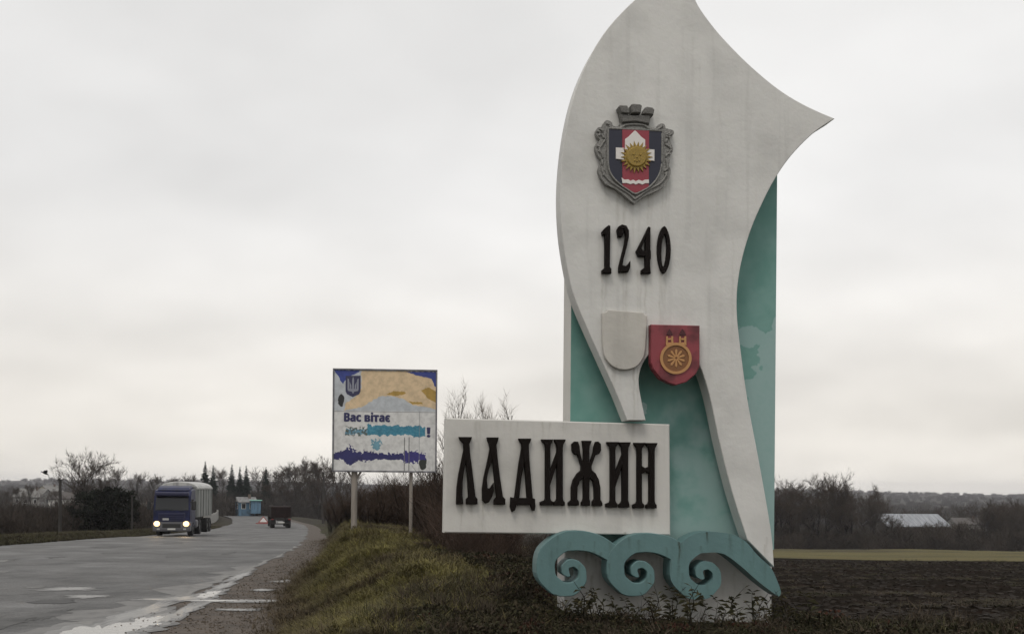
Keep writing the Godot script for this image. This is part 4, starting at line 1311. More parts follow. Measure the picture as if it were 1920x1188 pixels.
	var bd := thing("bird", "small dark bird flying over the left fields", "bird", bp, 0.6)
	bd.rotation.z = -0.5
	var bs := Shape.new()
	bs.tube([Vector3(-0.2, 0, 0), Vector3(-0.14, 0.01, 0), Vector3(-0.02, 0.02, 0), Vector3(0.1, 0.02, 0), Vector3(0.16, 0.035, 0), Vector3(0.2, 0.03, 0), Vector3(0.24, 0.025, 0)], [0.03, 0.02, 0.05, 0.045, 0.035, 0.025, 0.004], 8)
	obj("body", bs.done(), M.bird, bd)
	for sz in [-1, 1]:
		var wg := Shape.new()
		wg.prism(PackedVector2Array([Vector2(0.1, 0), Vector2(0.11, 0.16), Vector2(0.02, 0.36), Vector2(-0.04, 0.3), Vector2(-0.07, 0.14), Vector2(-0.06, 0)]), -0.008, 0.008, 0.0, true, Transform3D(Basis(Vector3.RIGHT, (PI / 2 - 0.5) * sz), Vector3(0, 0.03, 0.02 * sz)))
		obj("wing", wg.done(), M.bird, bd)

# ------------------------------------------------------------------ vegetation
func clod_mesh() -> ArrayMesh:
	var t := Twigs.new()
	var p := []
	for k in 8:
		p.append(Vector3(1 if k & 1 else -1, 0.7 if k & 2 else -0.7, 0.9 if k & 4 else -0.9) * (0.75 + 0.35 * fmod(k * 0.618 + 0.3, 1.0)))
	var col := Color(1, 1, 1)
	for q in [[0, 1, 3, 2], [4, 6, 7, 5], [0, 2, 6, 4], [1, 5, 7, 3], [2, 3, 7, 6], [0, 4, 5, 1]]:
		t.tri(p[q[0]], p[q[1]], p[q[2]], col)
		t.tri(p[q[0]], p[q[2]], p[q[3]], col)
	return t.mesh()

func build_plants() -> void:
	var bark := Color(0.048, 0.038, 0.030)
	var twig := Color(0.060, 0.046, 0.036)
	var tall := {"height": 9.0, "radius": 0.17, "levels": 3, "kids": [10, 6, 5], "first": 0.25, "reach": 0.55, "shrink": 0.58, "fan": 0.75, "wander": 0.16, "rise": 0.14, "twigs": 11, "twig_len": 0.75, "twig_w": 0.020, "bark": bark, "twig": twig}
	var broad := tall.duplicate()
	broad.merge({"height": 7.0, "kids": [11, 7, 5], "fan": 0.95, "reach": 0.75, "first": 0.2, "twigs": 12, "twig": Color(0.064, 0.052, 0.042)}, true)
	var shrub := {"stems": 13, "base": 0.7, "lean": 0.4, "height": 3.6, "radius": 0.03, "levels": 2, "kids": [8, 4], "first": 0.15, "reach": 0.42, "shrink": 0.6, "fan": 0.5, "wander": 0.12, "rise": 0.16, "twigs": 8, "twig_len": 0.4, "twig_w": 0.008, "bark": Color(0.055, 0.040, 0.030), "twig": Color(0.064, 0.045, 0.034)}
	var pale_poplar := tall.duplicate()
	pale_poplar.merge({"stems": 5, "base": 0.5, "lean": 0.22, "height": 5.4, "radius": 0.05, "kids": [9, 4, 3], "levels": 2, "fan": 0.55, "reach": 0.3, "twigs": 9, "twig_len": 0.5, "twig_w": 0.006, "bark": Color(0.17, 0.15, 0.125), "twig": Color(0.19, 0.165, 0.14)}, true)

	# the round tree and its neighbours on the left
	var r := rng
	var d := 150.0
	var x := by_px(154, d)
	var rt := plant("bare_tree", "round-crowned bare tree standing up behind the dark bushes on the left", "tree", 3, broad)
	rt.position = spot(x, d, 0.2)
	var sc: float = (at(154, 868, d).y - rt.position.y) / 8.6
	rt.scale = Vector3(sc, sc, sc)
	var tb := plant("bare_tree", "tall bare tree in the belt right of the monument", "tree", 8, tall, "bare trees in the belt right of the field")
	var tc := plant("bare_tree", "", "tree", 17, broad, "bare trees in the belt right of the field")
	var td := plant("bare_tree", "", "tree", 29, tall, "bare trees beyond the road bend")
	# right belt: [photo column, photo row of the top, distance]
	var belt := [[1470, 925, 200], [1498, 920, 206], [1522, 917, 198], [1548, 910, 204], [1572, 919, 200], [1600, 936, 206], [1628, 930, 226], [1640, 945, 214], [1585, 950, 196], [1536, 945, 195], [1485, 948, 195], [1665, 975, 205], [1690, 990, 210], [1725, 992, 208], [1760, 986, 212], [1790, 985, 214], [1815, 990, 206], [1840, 962, 226], [1868, 952, 235], [1895, 957, 240], [1915, 955, 230], [1852, 958, 222], [1880, 962, 218], [1908, 966, 214], [1930, 950, 236], [1642, 946, 270], [1760, 957, 330], [1800, 956, 345], [1835, 952, 340], [1870, 953, 330], [1905, 945, 320], [1730, 962, 340], [1690, 962, 330], [1935, 960, 250], [1965, 955, 260], [1455, 935, 215]]
	var i := 0
	for b in belt:
		var bd: float = b[2]
		var bx := by_px(b[0], bd)
		var base := spot(bx, bd, 0.2)
		var want: float = at(b[0], b[1], bd).y - base.y
		var src: Node3D = tb if i % 2 == 0 else tc
		var k := want / (10.2 if i % 2 == 0 else 8.6)
		var wide := maxf(k * r.randf_range(0.85, 1.15), 0.75)
		var label := "bare brown tree in the belt beyond the field, right of the monument"
		if b[2] > 300: label = "hazy bare tree far behind the barn's metal roof"
		elif b[0] > 1845: label = "bare tree at the far right end of the belt"
		elif b[0] > 1650: label = "low bare tree of the belt in front of the metal roofed barn"
		elif b[1] > 940: label = "shorter bare tree at the foot of the right belt's tall group"
		if i == 3: label = "tallest bare tree of the right belt, nearest the monument's teal side"
		if i == 6: label = "slender pale bare tree at the right belt's gap before the barn"
		if i < 2:
			src.position = base
			src.scale = Vector3(wide, k, wide)
			src.set_meta("label", label)
		else:
			dup(src, base, r.randf() * TAU, Vector3(wide, k, wide), label, "bare trees in the belt right of the field" if i != 3 and i != 6 else "")
		i += 1
	# middle distance beyond the bend
	var mid := [[536, 884, 265], [556, 886, 262], [575, 888, 258], [594, 876, 250], [616, 880, 245], [520, 892, 275], [478, 890, 290], [412, 890, 290], [350, 898, 285], [640, 890, 235], [655, 900, 220], [600, 905, 230], [560, 910, 240], [530, 915, 238], [505, 915, 245], [222, 888, 300], [262, 896, 320], [285, 900, 300], [320, 903, 310], [200, 905, 280], [60, 915, 260], [30, 920, 230], [95, 925, 240], [175, 915, 210], [345, 920, 240], [395, 925, 240], [150, 922, 300], [10, 925, 300], [-40, 915, 240], [-90, 905, 230], [300, 925, 230]]
	i = 0
	for b in mid:
		var bd: float = b[2]
		var bx := by_px(b[0], bd)
		var base := spot(bx, bd, 0.2)
		var k: float = (at(b[0], b[1], bd).y - base.y) / 10.2
		var wide := maxf(k * r.randf_range(0.8, 1.2), 0.6)
		var label := "bare grey-brown tree in the wood beyond the road bend" if b[0] > 330 else "bare grey tree among the village houses on the far left"
		if b[0] > 590: label = "bare tree between the tall dark pole and the welcome board's post"
		elif b[0] > 515: label = "bare tree of the wood right above the brown lorry"
		elif b[0] < 0: label = "bare grey tree at the photo's far left edge"
		elif b[0] > 215 and b[0] < 330: label = "bare grey tree behind the blue lorry's cab"
		var grp := "bare trees beyond the road bend" if b[0] > 330 else "bare trees among the houses on the left"
		if i == 0:
			td.position = base
			td.scale = Vector3(wide, k, wide)
			td.set_meta("label", label)
		else:
			dup(td, base, r.randf() * TAU, Vector3(wide, k, wide), label, grp)
		i += 1
	# spruces
	var sp := [[384, 869, 236, 1.0, "left of a pair of dark spruces rising behind the tipper lorry"], [399, 876, 240, 0.9, "right of a pair of dark spruces rising behind the tipper lorry"], [434, 875, 244, 1.0, "leftmost of three close dark spruces behind the blue house"], [449, 879, 246, 0.9, "middle of three close dark spruces behind the blue house"], [461, 877, 243, 1.0, "rightmost of three close dark spruces behind the blue house"], [498, 879, 250, 0.85, "lone pointed spruce between the blue house and the brown lorry"]]
	var sm := [spruce_meshes(4, 10.6, 2.3), spruce_meshes(9, 10.6, 2.7)]
	i = 0
	for s in sp:
		var bd: float = s[2]
		var base := spot(by_px(s[0], bd), bd, 0.2)
		var k: float = (at(s[0], s[1], bd).y - base.y) / 10.0
		var t := thing("spruce_tree", s[4], "spruce", base, r.randf() * TAU, "dark spruces beyond the bend")
		obj("trunk", sm[i % 2][0], M.plant, t)
		obj("crown", sm[i % 2][1], M.plant, t)
		t.scale = Vector3(k * s[3], k, k * s[3])
		i += 1
	# dark evergreen bushes on the left verge
	var lm := [leafy_meshes(2, 3.0, 1.1, Color(0.014, 0.016, 0.012)), leafy_meshes(6, 3.0, 1.0, Color(0.016, 0.018, 0.013))]
	var dk := [[162, 918, 84, "leftmost dark evergreen bush beside the pole on the left verge"], [190, 912, 86, "second dark evergreen bush from the pole on the left"], [212, 910, 85, "tall third dark evergreen bush on the left verge"], [233, 916, 88, "rightmost dark evergreen bush, nearest the blue lorry"]]
	i = 0
	for b in dk:
		var bd: float = b[2]
		var base := spot(by_px(b[0], bd), bd, 0.1)
		var k: float = (at(b[0], b[1], bd).y - base.y) / 3.1
		var t := thing("evergreen_bush", b[3], "bush", base, r.randf() * TAU, "dark bushes on the left verge")
		obj("stems", lm[i % 2][0], M.plant, t)
		obj("foliage", lm[i % 2][1], M.plant, t)
		t.scale = Vector3(k * 0.9, k, k * 0.9)
		i += 1
	# thicket behind the welcome board and the name plate
	var sa := plant("bare_shrub", "", "shrub", 12, shrub)
	var sb := plant("bare_shrub", "", "shrub", 44, shrub)
	var th := [[690, 905, 44], [720, 895, 42], [752, 890, 44], [790, 880, 40], [822, 870, 38], [845, 880, 36], [705, 930, 40], [805, 915, 35], [832, 900, 31], [862, 985, 24], [895, 990, 25.5], [840, 1010, 23.5], [880, 880, 40], [920, 890, 42], [660, 920, 52], [640, 930, 60], [625, 935, 72], [870, 1000, 28]]
	i = 0
	for b in th:
		var bd: float = b[2]
		var base := spot(by_px(b[0], bd), bd, 0.05)
		var k: float = (at(b[0], b[1], bd).y - base.y) / 4.3
		var src: Node3D = sa if i % 2 == 0 else sb
		var wide := clampf(k, 0.55, 1.1)
		var label := "dense bare brown shrub in the thicket behind the welcome board"
		var grp := "bare shrubs behind the board and plate"
		if b[0] < 680: label = "bare shrub left of the welcome board's left post"
		elif b[0] < 770: label = "dense bare brown shrub between the welcome board's two posts"
		elif b[0] > 865: label = "tall bare shrub mostly hidden behind the name plate"
		if b[0] > 835 and bd < 32: label = "brown bare shrub growing right under the name plate's left end"
		if b[0] > 950: label = "low bare shrub seen in the gap between name plate and waves"
		if i < 2:
			src.position = base
			src.scale = Vector3(wide, k, wide)
			src.set_meta("label", label)
			src.set_meta("group", grp)
		else:
			dup(src, base, r.randf() * TAU, Vector3(wide, k, wide), label, grp)
		i += 1
	var pa := plant("bare_sapling", "", "tree", 31, pale_poplar)
	var pl := [[866, 712, 36, "tallest pale bare sapling rising behind the name plate"], [905, 742, 38, "pale bare sapling rising above the middle of the name plate's left half"], [946, 735, 40, "rightmost pale bare sapling above the name plate"], [838, 760, 35, "leftmost pale bare sapling between the welcome board and name plate"]]
	i = 0
	for b in pl:
		var bd: float = b[2]
		var base := spot(by_px(b[0], bd), bd, 0.05)
		var k: float = (at(b[0], b[1], bd).y - base.y) / 6.1
		if i == 0:
			pa.position = base
			pa.scale = Vector3(k * 0.8, k, k * 0.8)
			pa.set_meta("label", b[3])
			pa.set_meta("group", "pale saplings behind the name plate")
		else:
			dup(pa, base, r.randf() * TAU, Vector3(k * 0.8, k, k * 0.8), b[3], "pale saplings behind the name plate")
		i += 1

	# masses nobody could count
	var brush := brush_mesh(5, 320, 2.0, 1.6, 0.022)
	var xf := []
	var cols := []
	var add := func(px_: float, dd: float, size: float, tone: Color) -> void:
		var bx := by_px(px_, dd)
		xf.append(Transform3D(Basis(Vector3.UP, r.randf() * TAU).scaled(Vector3(size * r.randf_range(0.8, 1.3), size * r.randf_range(0.7, 1.2), size * r.randf_range(0.8, 1.3))), spot(bx, dd, 0.1)))
		cols.append(tone * r.randf_range(0.65, 1.35))
	for k in 420:
		var dd := r.randf_range(80, 190)
		var pxx := r.randf_range(-120, 285) if dd < 105 else r.randf_range(-120, 370)
		if by_px(pxx, dd) > along(ROAD_L, dd) - 6.0: continue
		add.call(pxx, dd, r.randf_range(0.6, 1.2) * (1.0 + (dd - 80) / 160.0), Color(0.040, 0.032, 0.026))
	for k in 200:
		var dd := r.randf_range(225, 300)
		add.call(r.randf_range(330, 690), dd, r.randf_range(1.6, 2.6), Color(0.046, 0.040, 0.035))
	for k in 260:
		var dd := r.randf_range(192, 250)
		add.call(r.randf_range(1440, 1960), dd, r.randf_range(1.1, 2.3), Color(0.046, 0.037, 0.029))
	for k in 90:
		var dd := r.randf_range(182, 200)
		add.call(r.randf_range(990, 1960), dd, r.randf_range(0.8, 1.5), Color(0.040, 0.032, 0.025))
	scatter("brushwood", brush, M.plant, xf, cols, "bare brown brushwood filling the far verges and tree belts", "brushwood")
	xf.clear()
	cols.clear()
	for k in 150:
		var dd := r.randf_range(27, 62)
		var lo := 655.0 if dd > 40 else 690.0
		var pxx := r.randf_range(lo, 900 if dd < 34 else 985)
		if by_px(pxx, dd) < along(CREST, dd) + 1.2 or (pxx > 905 and dd < 56) or (pxx < 815 and dd < 36): continue
		add.call(pxx, dd, r.randf_range(0.45, 0.95), Color(0.050, 0.035, 0.027))
	for k in 46:
		add.call(r.randf_range(836, 945), r.randf_range(22, 27), r.randf_range(0.22, 0.5), Color(0.056, 0.038, 0.029))
	for k in 14:
		add.call(r.randf_range(915, 1060), r.randf_range(34, 70), r.randf_range(0.3, 0.7), Color(0.038, 0.030, 0.022))
	scatter("thicket", brush_mesh(15, 520, 2.6, 1.3, 0.009), M.plant, xf, cols, "dark brown tangled thicket behind the welcome board", "thicket")
	# far woods
	xf.clear()
	cols.clear()
	for k in 900:
		var dd := r.randf_range(320, 900)
		add.call(r.randf_range(-150, 2050), dd, r.randf_range(1.8, 3.0), Color(0.052, 0.046, 0.040))
	for k in 2600:
		var dd := r.randf_range(900, 2300)
		add.call(r.randf_range(-200, 2100), dd, r.randf_range(1.6, 3.2), Color(0.05, 0.046, 0.042))
	scatter("far_woods", brush_mesh(25, 260, 2.0, 1.7, 0.05), M.plant, xf, cols, "far bare woods fading into haze under the skyline", "woods")

	# grass of the bank, both verges, and the weeds before the monument
	var g_a := tuft(1, 22, 0.17, 0.12, 0.010, 0.5)
	var g_b := tuft(2, 18, 0.26, 0.16, 0.009, 0.7)
	var gx := []
	var gc := []
	var hx := []
	var hc := []
	var tries := 0
	while gx.size() < 34000 and tries < 120000:
		tries += 1
		var dd: float = 12.0 + 50.0 * pow(r.randf(), 1.35)
		var lo: float = along(FOOT, dd) - 0.25
		var hi: float = along(CREST, dd) + 1.0 + 0.02 * dd + 0.5 * lump.get_noise_2d(dd * 20.0, 50.0)
		var xx := r.randf_range(lo, hi)
		var f: float = (xx - lo) / (hi - lo)
		var k: float = lump.get_noise_2d(xx * 7.0 + 80, dd * 7.0) * 0.5 + 0.5
		var k2: float = lump.get_noise_2d(xx * 24.0, dd * 24.0 + 40) * 0.5 + 0.5
		if r.randf() > 0.35 + k2 * 0.8: continue
		if f < 0.12 and r.randf() < 0.75: continue
		var green: float = smoothstep(0.30, 0.48, k * 0.7 + 0.3 * k2) * smoothstep(0.12, 0.42, f + 0.25 * (k2 - 0.5))
		var c := Color(0.095, 0.072, 0.045).lerp(Color(0.205, 0.185, 0.060), green).lerp(Color(0.13, 0.11, 0.055), 0.5 * smoothstep(0.62, 0.8, k2)) * r.randf_range(0.6, 1.25) * lerpf(0.55, 1.15, smoothstep(0.3, 0.6, lump.get_noise_2d(xx * 40.0 + 9, dd * 30.0) * 0.5 + 0.5))
		var s := r.randf_range(0.6, 1.35)
		var tr := Transform3D(Basis(Vector3.UP, r.randf() * TAU).scaled(Vector3(s, s * r.randf_range(0.6, 1.2), s)), spot(xx, dd, 0.015))
		if r.randf() < 0.3:
			hx.append(tr)
			hc.append(c.lerp(Color(0.085, 0.066, 0.04), 0.5))
		else:
			gx.append(tr)
			gc.append(c)
	for k in 9000:
		var dd := r.randf_range(44, 130)
		var l: float = along(ROAD_L, dd)
		var xx := l - 0.1 - 6.5 * pow(r.randf(), 1.2)
		var s := r.randf_range(1.0, 2.0)
		gx.append(Transform3D(Basis(Vector3.UP, r.randf() * TAU).scaled(Vector3(s, s * 0.8, s)), spot(xx, dd, 0.02)))
		gc.append(Color(0.062, 0.060, 0.026).lerp(Color(0.07, 0.056, 0.036), r.randf()) * r.randf_range(0.6, 1.1))
	scatter("grass", g_a, M.plant, gx, gc, "short mossy green and brown grass on the roadside bank", "grass")
	scatter("dry_grass", g_b, M.plant, hx, hc, "longer dry grass tufts mixed into the bank", "dry grass")
	var fx := []
	var fc := []
	for k in 7000:
		var dd: float = 18.0 + 55.0 * pow(r.randf(), 1.6)
		var xx := r.randf_range(1.6 + 0.02 * dd, 0.52 * dd + 4.0)
		var k2: float = lump.get_noise_2d(xx * 4.0 + 7, dd * 9.0)
		if k2 < 0.02 + 0.3 * r.randf(): continue
		var s := r.randf_range(0.5, 1.2)
		fx.append(Transform3D(Basis(Vector3.UP, r.randf() * TAU).scaled(Vector3(s * 1.4, s * 0.5, s * 1.4)), spot(xx, dd, 0.01)))
		fc.append(Color(0.045, 0.042, 0.02).lerp(Color(0.05, 0.036, 0.026), r.randf()) * r.randf_range(0.6, 1.2))
	scatter("field_weeds", g_a, M.plant, fx, fc, "sparse low weeds scattered over the ploughed field", "field weeds")
	fx.clear()
	fc.clear()
	for k in 9000:
		var dd: float = 15.0 + 50.0 * pow(r.randf(), 1.7)
		var xx := r.randf_range(lerpf(4.0, 0.0, smoothstep(15.0, 26.0, dd)), 0.52 * dd + 4.0)
		if absf(sin((xx * 0.18 + dd) * 3.4)) > 0.75 and r.randf() < 0.7: continue
		var s := r.randf_range(0.02, 0.055) * (1.0 + dd * 0.012)
		fx.append(Transform3D(Basis.from_euler(Vector3(r.randf() * TAU, r.randf() * TAU, 0)).scaled(Vector3(s * 1.3, s * 0.8, s)), spot(xx, dd, 0.01)))
		fc.append(Color(0.018, 0.0138, 0.0105) * r.randf_range(0.8, 1.25))
	scatter("soil_clods", clod_mesh(), M.plant, fx, fc, "dark soil clods of the ploughed field", "soil")
	fx.clear()
	fc.clear()
	for k in 5000:
		var dd: float = 15.0 + 45.0 * pow(r.randf(), 1.5)
		var ra: float = along(ROAD_R, dd)
		var xx: float = ra + 0.15 + (along(FOOT, dd) - ra) * pow(r.randf(), 0.6)
		var s := 0.005 + 0.016 * pow(r.randf(), 3.0)
		fx.append(Transform3D(Basis.from_euler(Vector3(r.randf() * TAU, r.randf() * TAU, 0)).scaled(Vector3.ONE * s), Vector3(xx, along(ROAD_H, dd) + EYE.y, -dd)))
		fc.append(Color(0.105, 0.087, 0.070) * r.randf_range(0.7, 1.4))
	scatter("gravel", clod_mesh(), M.plant, fx, fc, "loose gravel scattered on the brown shoulder", "gravel")
	# dark weeds in front of the plinth and down the right
	gx = []
	gc = []
	for k in 26000:
		var dd := r.randf_range(11.0, 23.5)
		var xx := r.randf_range(-2.6, 7.4)
		var limit: float = lerpf(13.4, 23.0, smoothstep(1.6, 0.5, xx)) + 0.9 * lump.get_noise_2d(xx * 22.0, 4.0)
		if dd > limit: continue
		if xx < along(CREST, dd) + 0.6 + 0.02 * dd + 0.6 * lump.get_noise_2d(dd * 20.0, 77.0) - (0.8 if dd < 13.5 else 0.0): continue
		if dd > 13.5 and xx > 0.5 and xx < 3.6: continue
		var k2: float = lump.get_noise_2d(xx * 26.0 + 7, dd * 26.0) * 0.5 + 0.5
		var s := r.randf_range(0.6, 1.2) * (0.45 + 0.9 * k2) * (0.74 if xx > 0.35 and xx < 3.7 and dd < 13.9 else 1.0)
		gx.append(Transform3D(Basis(Vector3.UP, r.randf() * TAU).scaled(Vector3.ONE * s), spot(xx, dd, 0.01)))
		var c := Color(0.034, 0.036, 0.017).lerp(Color(0.052, 0.038, 0.026), r.randf())
		if lump.get_noise_2d(xx * 40.0 + 300, dd * 40.0) > 0.42: c = c.lerp(Color(0.075, 0.024, 0.018), 0.6)
		gc.append(c * r.randf_range(0.5, 1.35))
	scatter("weeds", clump(3, 60, 0.25, 0.15, 0.042), M.plant, gx, gc, "dark low weeds with reddish patches before the monument", "weeds")
	var wx := []
	var wc := []
	for k in 2600:
		var dd := r.randf_range(11.0, 17.0)
		var xx := r.randf_range(-1.8, 7.4)
		var limit: float = lerpf(13.4, 17.0, smoothstep(1.2, -0.6, xx))
		if dd > limit or (dd > 13.5 and xx > 0.5 and xx < 3.6): continue
		var s := r.randf_range(0.5, 1.5) * (0.74 if xx > 0.35 and xx < 3.7 and dd < 13.9 else 1.0)
		wx.append(Transform3D(Basis(Vector3.UP, r.randf() * TAU).scaled(Vector3(s, s * r.randf_range(0.5, 1.3), s)), spot(xx, dd, 0.01)))
		wc.append(Color(0.050, 0.050, 0.022).lerp(Color(0.095, 0.075, 0.045), r.randf() * r.randf()) * r.randf_range(0.5, 1.3))
	scatter("rank_grass", g_b, M.plant, wx, wc, "dark rank grass standing among the weeds", "rank grass")
	wx.clear()
	wc.clear()
	for k in 900:
		var dd := r.randf_range(11.0, 17.0)
		var xx := r.randf_range(-1.6, 7.4)
		var limit: float = lerpf(13.4, 17.0, smoothstep(1.2, -0.6, xx))
		if dd > limit or (dd > 13.5 and xx > 0.5 and xx < 3.6): continue
		var s := r.randf_range(0.10, 0.22) * (0.7 + 0.9 * maxf(0.0, lump.get_noise_2d(xx * 30.0, dd * 30.0))) * (0.74 if xx > 0.35 and xx < 3.7 and dd < 13.9 else 1.0)
		wx.append(Transform3D(Basis(Vector3.UP, r.randf() * TAU).scaled(Vector3(s, s, s)), spot(xx, dd, 0.01)))
		wc.append(Color(0.065, 0.052, 0.038) * r.randf_range(0.5, 1.6))
	scatter("dead_twigs", brush_mesh(35, 46, 2.2, 1.2, 0.03), M.plant, wx, wc, "dead brown twigs and stems sticking out of the weeds", "dead stems")
	# single stalks that stand up against the pale plinth
	var protos := []
	for k in 4:
		var t := Twigs.new()
		var rr := RandomNumberGenerator.new()
		rr.seed = 70 + k
		var col := Color(0.070, 0.062, 0.034) if k % 2 else Color(0.050, 0.048, 0.026)
		var pts := [Vector3.ZERO, Vector3(rr.randf_range(-0.04, 0.04), 0.2, rr.randf_range(-0.03, 0.03)), Vector3(rr.randf_range(-0.1, 0.1), 0.4, rr.randf_range(-0.06, 0.06)), Vector3(rr.randf_range(-0.2, 0.2), 0.58, rr.randf_range(-0.1, 0.1))]
		t.tube(pts, [0.008, 0.007, 0.005, 0.002], 5, col)
		var lf := Twigs.new()
		for e in 17:
			var s := rr.randf_range(0.15, 1.0) * 3.0
			var si := mini(int(s), 2)
			var p: Vector3 = pts[si].lerp(pts[si + 1], s - si)
			var a := rr.randf() * TAU
			var out := Vector3(cos(a), rr.randf_range(0.1, 0.9), sin(a)).normalized()
			var ln := rr.randf_range(0.08, 0.2)
			var side := out.cross(Vector3.UP).normalized() * ln * 0.10
			var m := p + out * ln * 0.55
			var tip := p + out * ln + Vector3.DOWN * ln * rr.randf_range(0.1, 0.5)
			var lc := col * rr.randf_range(0.7, 1.4)
			lf.tri(p, m + side, tip, lc)
			lf.tri(p, tip, m - side, lc)
		protos.append([t.mesh(), lf.mesh()])
	for k in 64:
		var u := float(k) / 63.0
		var xx := 0.25 + 3.3 * u + r.randf_range(-0.05, 0.05)
		var dd := r.randf_range(12.7, 13.45) + u * -0.1
		var t := thing("weed_stalk", "thin dry leafy weed stalk in front of the plinth below the %s" % ["left wave curl", "middle wave curl", "right wave curl", "wave's long tail"][mini(int(u * 4.0), 3)], "weed", spot(xx, dd, 0.02), r.randf() * TAU, "dry weed stalks before the plinth")
		obj("stem", protos[k % 4][0], M.plant, t)
		obj("leaves", protos[k % 4][1], M.plant, t)
		var s := r.randf_range(0.5, 1.05) * (0.75 + 0.35 * absf(sin(u * 9.0)))
		t.scale = Vector3(s, s, s)

# ------------------------------------------------------------------ sky
func sky_panorama() -> ImageTexture:
	var w := 1024
	var h := 512
	var im := Image.create(w, h, false, Image.FORMAT_RGBF)
	var f := FastNoiseLite.new()
	f.seed = 12
	f.frequency = 1.0
	f.fractal_octaves = 5
	f.fractal_gain = 0.5
	for y in h:
		var el := PI * (0.5 - (y + 0.5) / h)
		for x in w:
			var az := TAU * (x + 0.5) / w
			var dir := Vector3(sin(az) * cos(el), sin(el), -cos(az) * cos(el))
			var up := maxf(dir.y, 0.0)
			# cloud deck seen in perspective: streaks flatten towards the horizon
			var q := Vector3(dir.x, 0, dir.z) / (up + 0.22)
			var n := f.get_noise_3d(q.x * 0.9, 2.0, q.z * 1.1)
			var n2 := f.get_noise_3d(q.x * 0.35 + 20, 7.0, q.z * 0.35)
			var n3 := f.get_noise_3d(q.x * 2.6 + 5, 3.0, q.z * 3.0)
			var base := lerpf(0.775, 0.675, smoothstep(0.0, 0.35, up))
			base = lerpf(base, 0.85, smoothstep(0.35, 1.0, up))
			var side := clampf(sin(az), -1, 1)                    # a little brighter towards the right
			base *= 1.0 + 0.10 * side
			base *= 1.0 + 0.17 * n + 0.19 * n2 + 0.07 * n3
			var warm := (1.0 - smoothstep(0.0, 0.28, up))
			var c := Color(base * lerpf(1.0, 1.03, warm), base * lerpf(0.994, 0.982, warm), base * lerpf(0.985, 0.905, warm))
			im.set_pixel(x, y, c)
	return ImageTexture.create_from_image(im)

func grime_image() -> ImageTexture:                              # wear of the monument in its own metres: ten by ten, x from -3
	var n := 1024
	var f := FastNoiseLite.new()
	f.seed = 33
	f.frequency = 0.004
	f.fractal_octaves = 6
	var im := f.get_seamless_image(n, n)
	im.convert(Image.FORMAT_RGB8)
	var fine := FastNoiseLite.new()
	fine.seed = 34
	fine.frequency = 0.02
	fine.fractal_octaves = 4
	for y in n:
		for x in n:
			var v: float = 0.955 + 0.06 * (im.get_pixel(x, y).r - 0.5)
			v -= 0.028 * smoothstep(0.25, 0.6, fine.get_noise_2d(x * 2.2, y * 0.10))
			im.set_pixel(x, y, Color(v, v * 0.995, v * 0.985))
	var r := RandomNumberGenerator.new()
	r.seed = 9
	var drip := func(px: float, py: float, zl: float, length: float, width: float, dark: float) -> void:
		var p := plane_pt(px, py, zl)
		var cx := int((p.x + 3.0) * 0.1 * n)
		var cy := int((1.0 - p.y * 0.1) * n)
		var hh := int(length * 0.1 * n)
		var ww := maxi(int(width * 0.1 * n), 1)
		for j in hh:
			var fade := 1.0 - float(j) / hh
			for i in range(-ww - 1, ww + 2):
				var wob: float = fine.get_noise_2d(cx * 3.0, (cy + j) * 2.0) * 2.0
				var a: float = dark * fade * clampf(1.0 - absf(i - wob) / (ww + 1.0), 0, 1) * (0.6 + 0.8 * fine.get_noise_2d(i * 20.0 + cx, j * 1.5))
				var q := im.get_pixel(posmod(cx + i, n), posmod(cy + j, n))
				im.set_pixel(posmod(cx + i, n), posmod(cy + j, n), Color(q.r * (1.0 - a), q.g * (1.0 - a * 1.06), q.b * (1.0 - a * 1.2)))
	for e in [[1135, 346], [1165, 366], [1190, 378], [1220, 364], [1248, 346], [1138, 511], [1170, 510], [1204, 512], [1246, 510], [1145, 690], [1190, 694]]:
		for k in 3: drip.call(e[0] + r.randf_range(-9, 9), e[1] - 4, 0.42, r.randf_range(0.3, 1.1), r.randf_range(0.008, 0.025), r.randf_range(0.05, 0.16))
	for e in [868, 880, 910, 935, 965, 1000, 1020, 1050, 1075, 1100, 1120, 1150, 1175, 1200, 1222]:
		for k in 2: drip.call(e + r.randf_range(-10, 10), 945, 0.30, r.randf_range(0.1, 0.42), r.randf_range(0.008, 0.03), r.randf_range(0.06, 0.17))
	for k in 16: drip.call(r.randf_range(840, 1252), 791, 0.30, r.randf_range(0.1, 0.6), r.randf_range(0.006, 0.02), r.randf_range(0.04, 0.12))
	for k in 26: drip.call(r.randf_range(1080, 1440), r.randf_range(20, 600), 0.42, r.randf_range(0.5, 1.8), r.randf_range(0.006, 0.03), r.randf_range(0.01, 0.045))
	for k in 22: drip.call(r.randf_range(1075, 1440), r.randf_range(1040, 1100), 0.0, r.randf_range(0.2, 0.6), r.randf_range(0.01, 0.03), r.randf_range(0.05, 0.15))
	drip.call(1274, 1012, 0.45, 0.46, 0.004, 0.75)             # joint in the wave
	drip.call(1326, 998, 0.45, 0.16, 0.003, 0.6)
	for k in 30: drip.call(r.randf_range(1010, 1450), r.randf_range(998, 1060), 0.5, r.randf_range(0.1, 0.4), r.randf_range(0.008, 0.03), r.randf_range(0.06, 0.2))
	return ImageTexture.create_from_image(im)

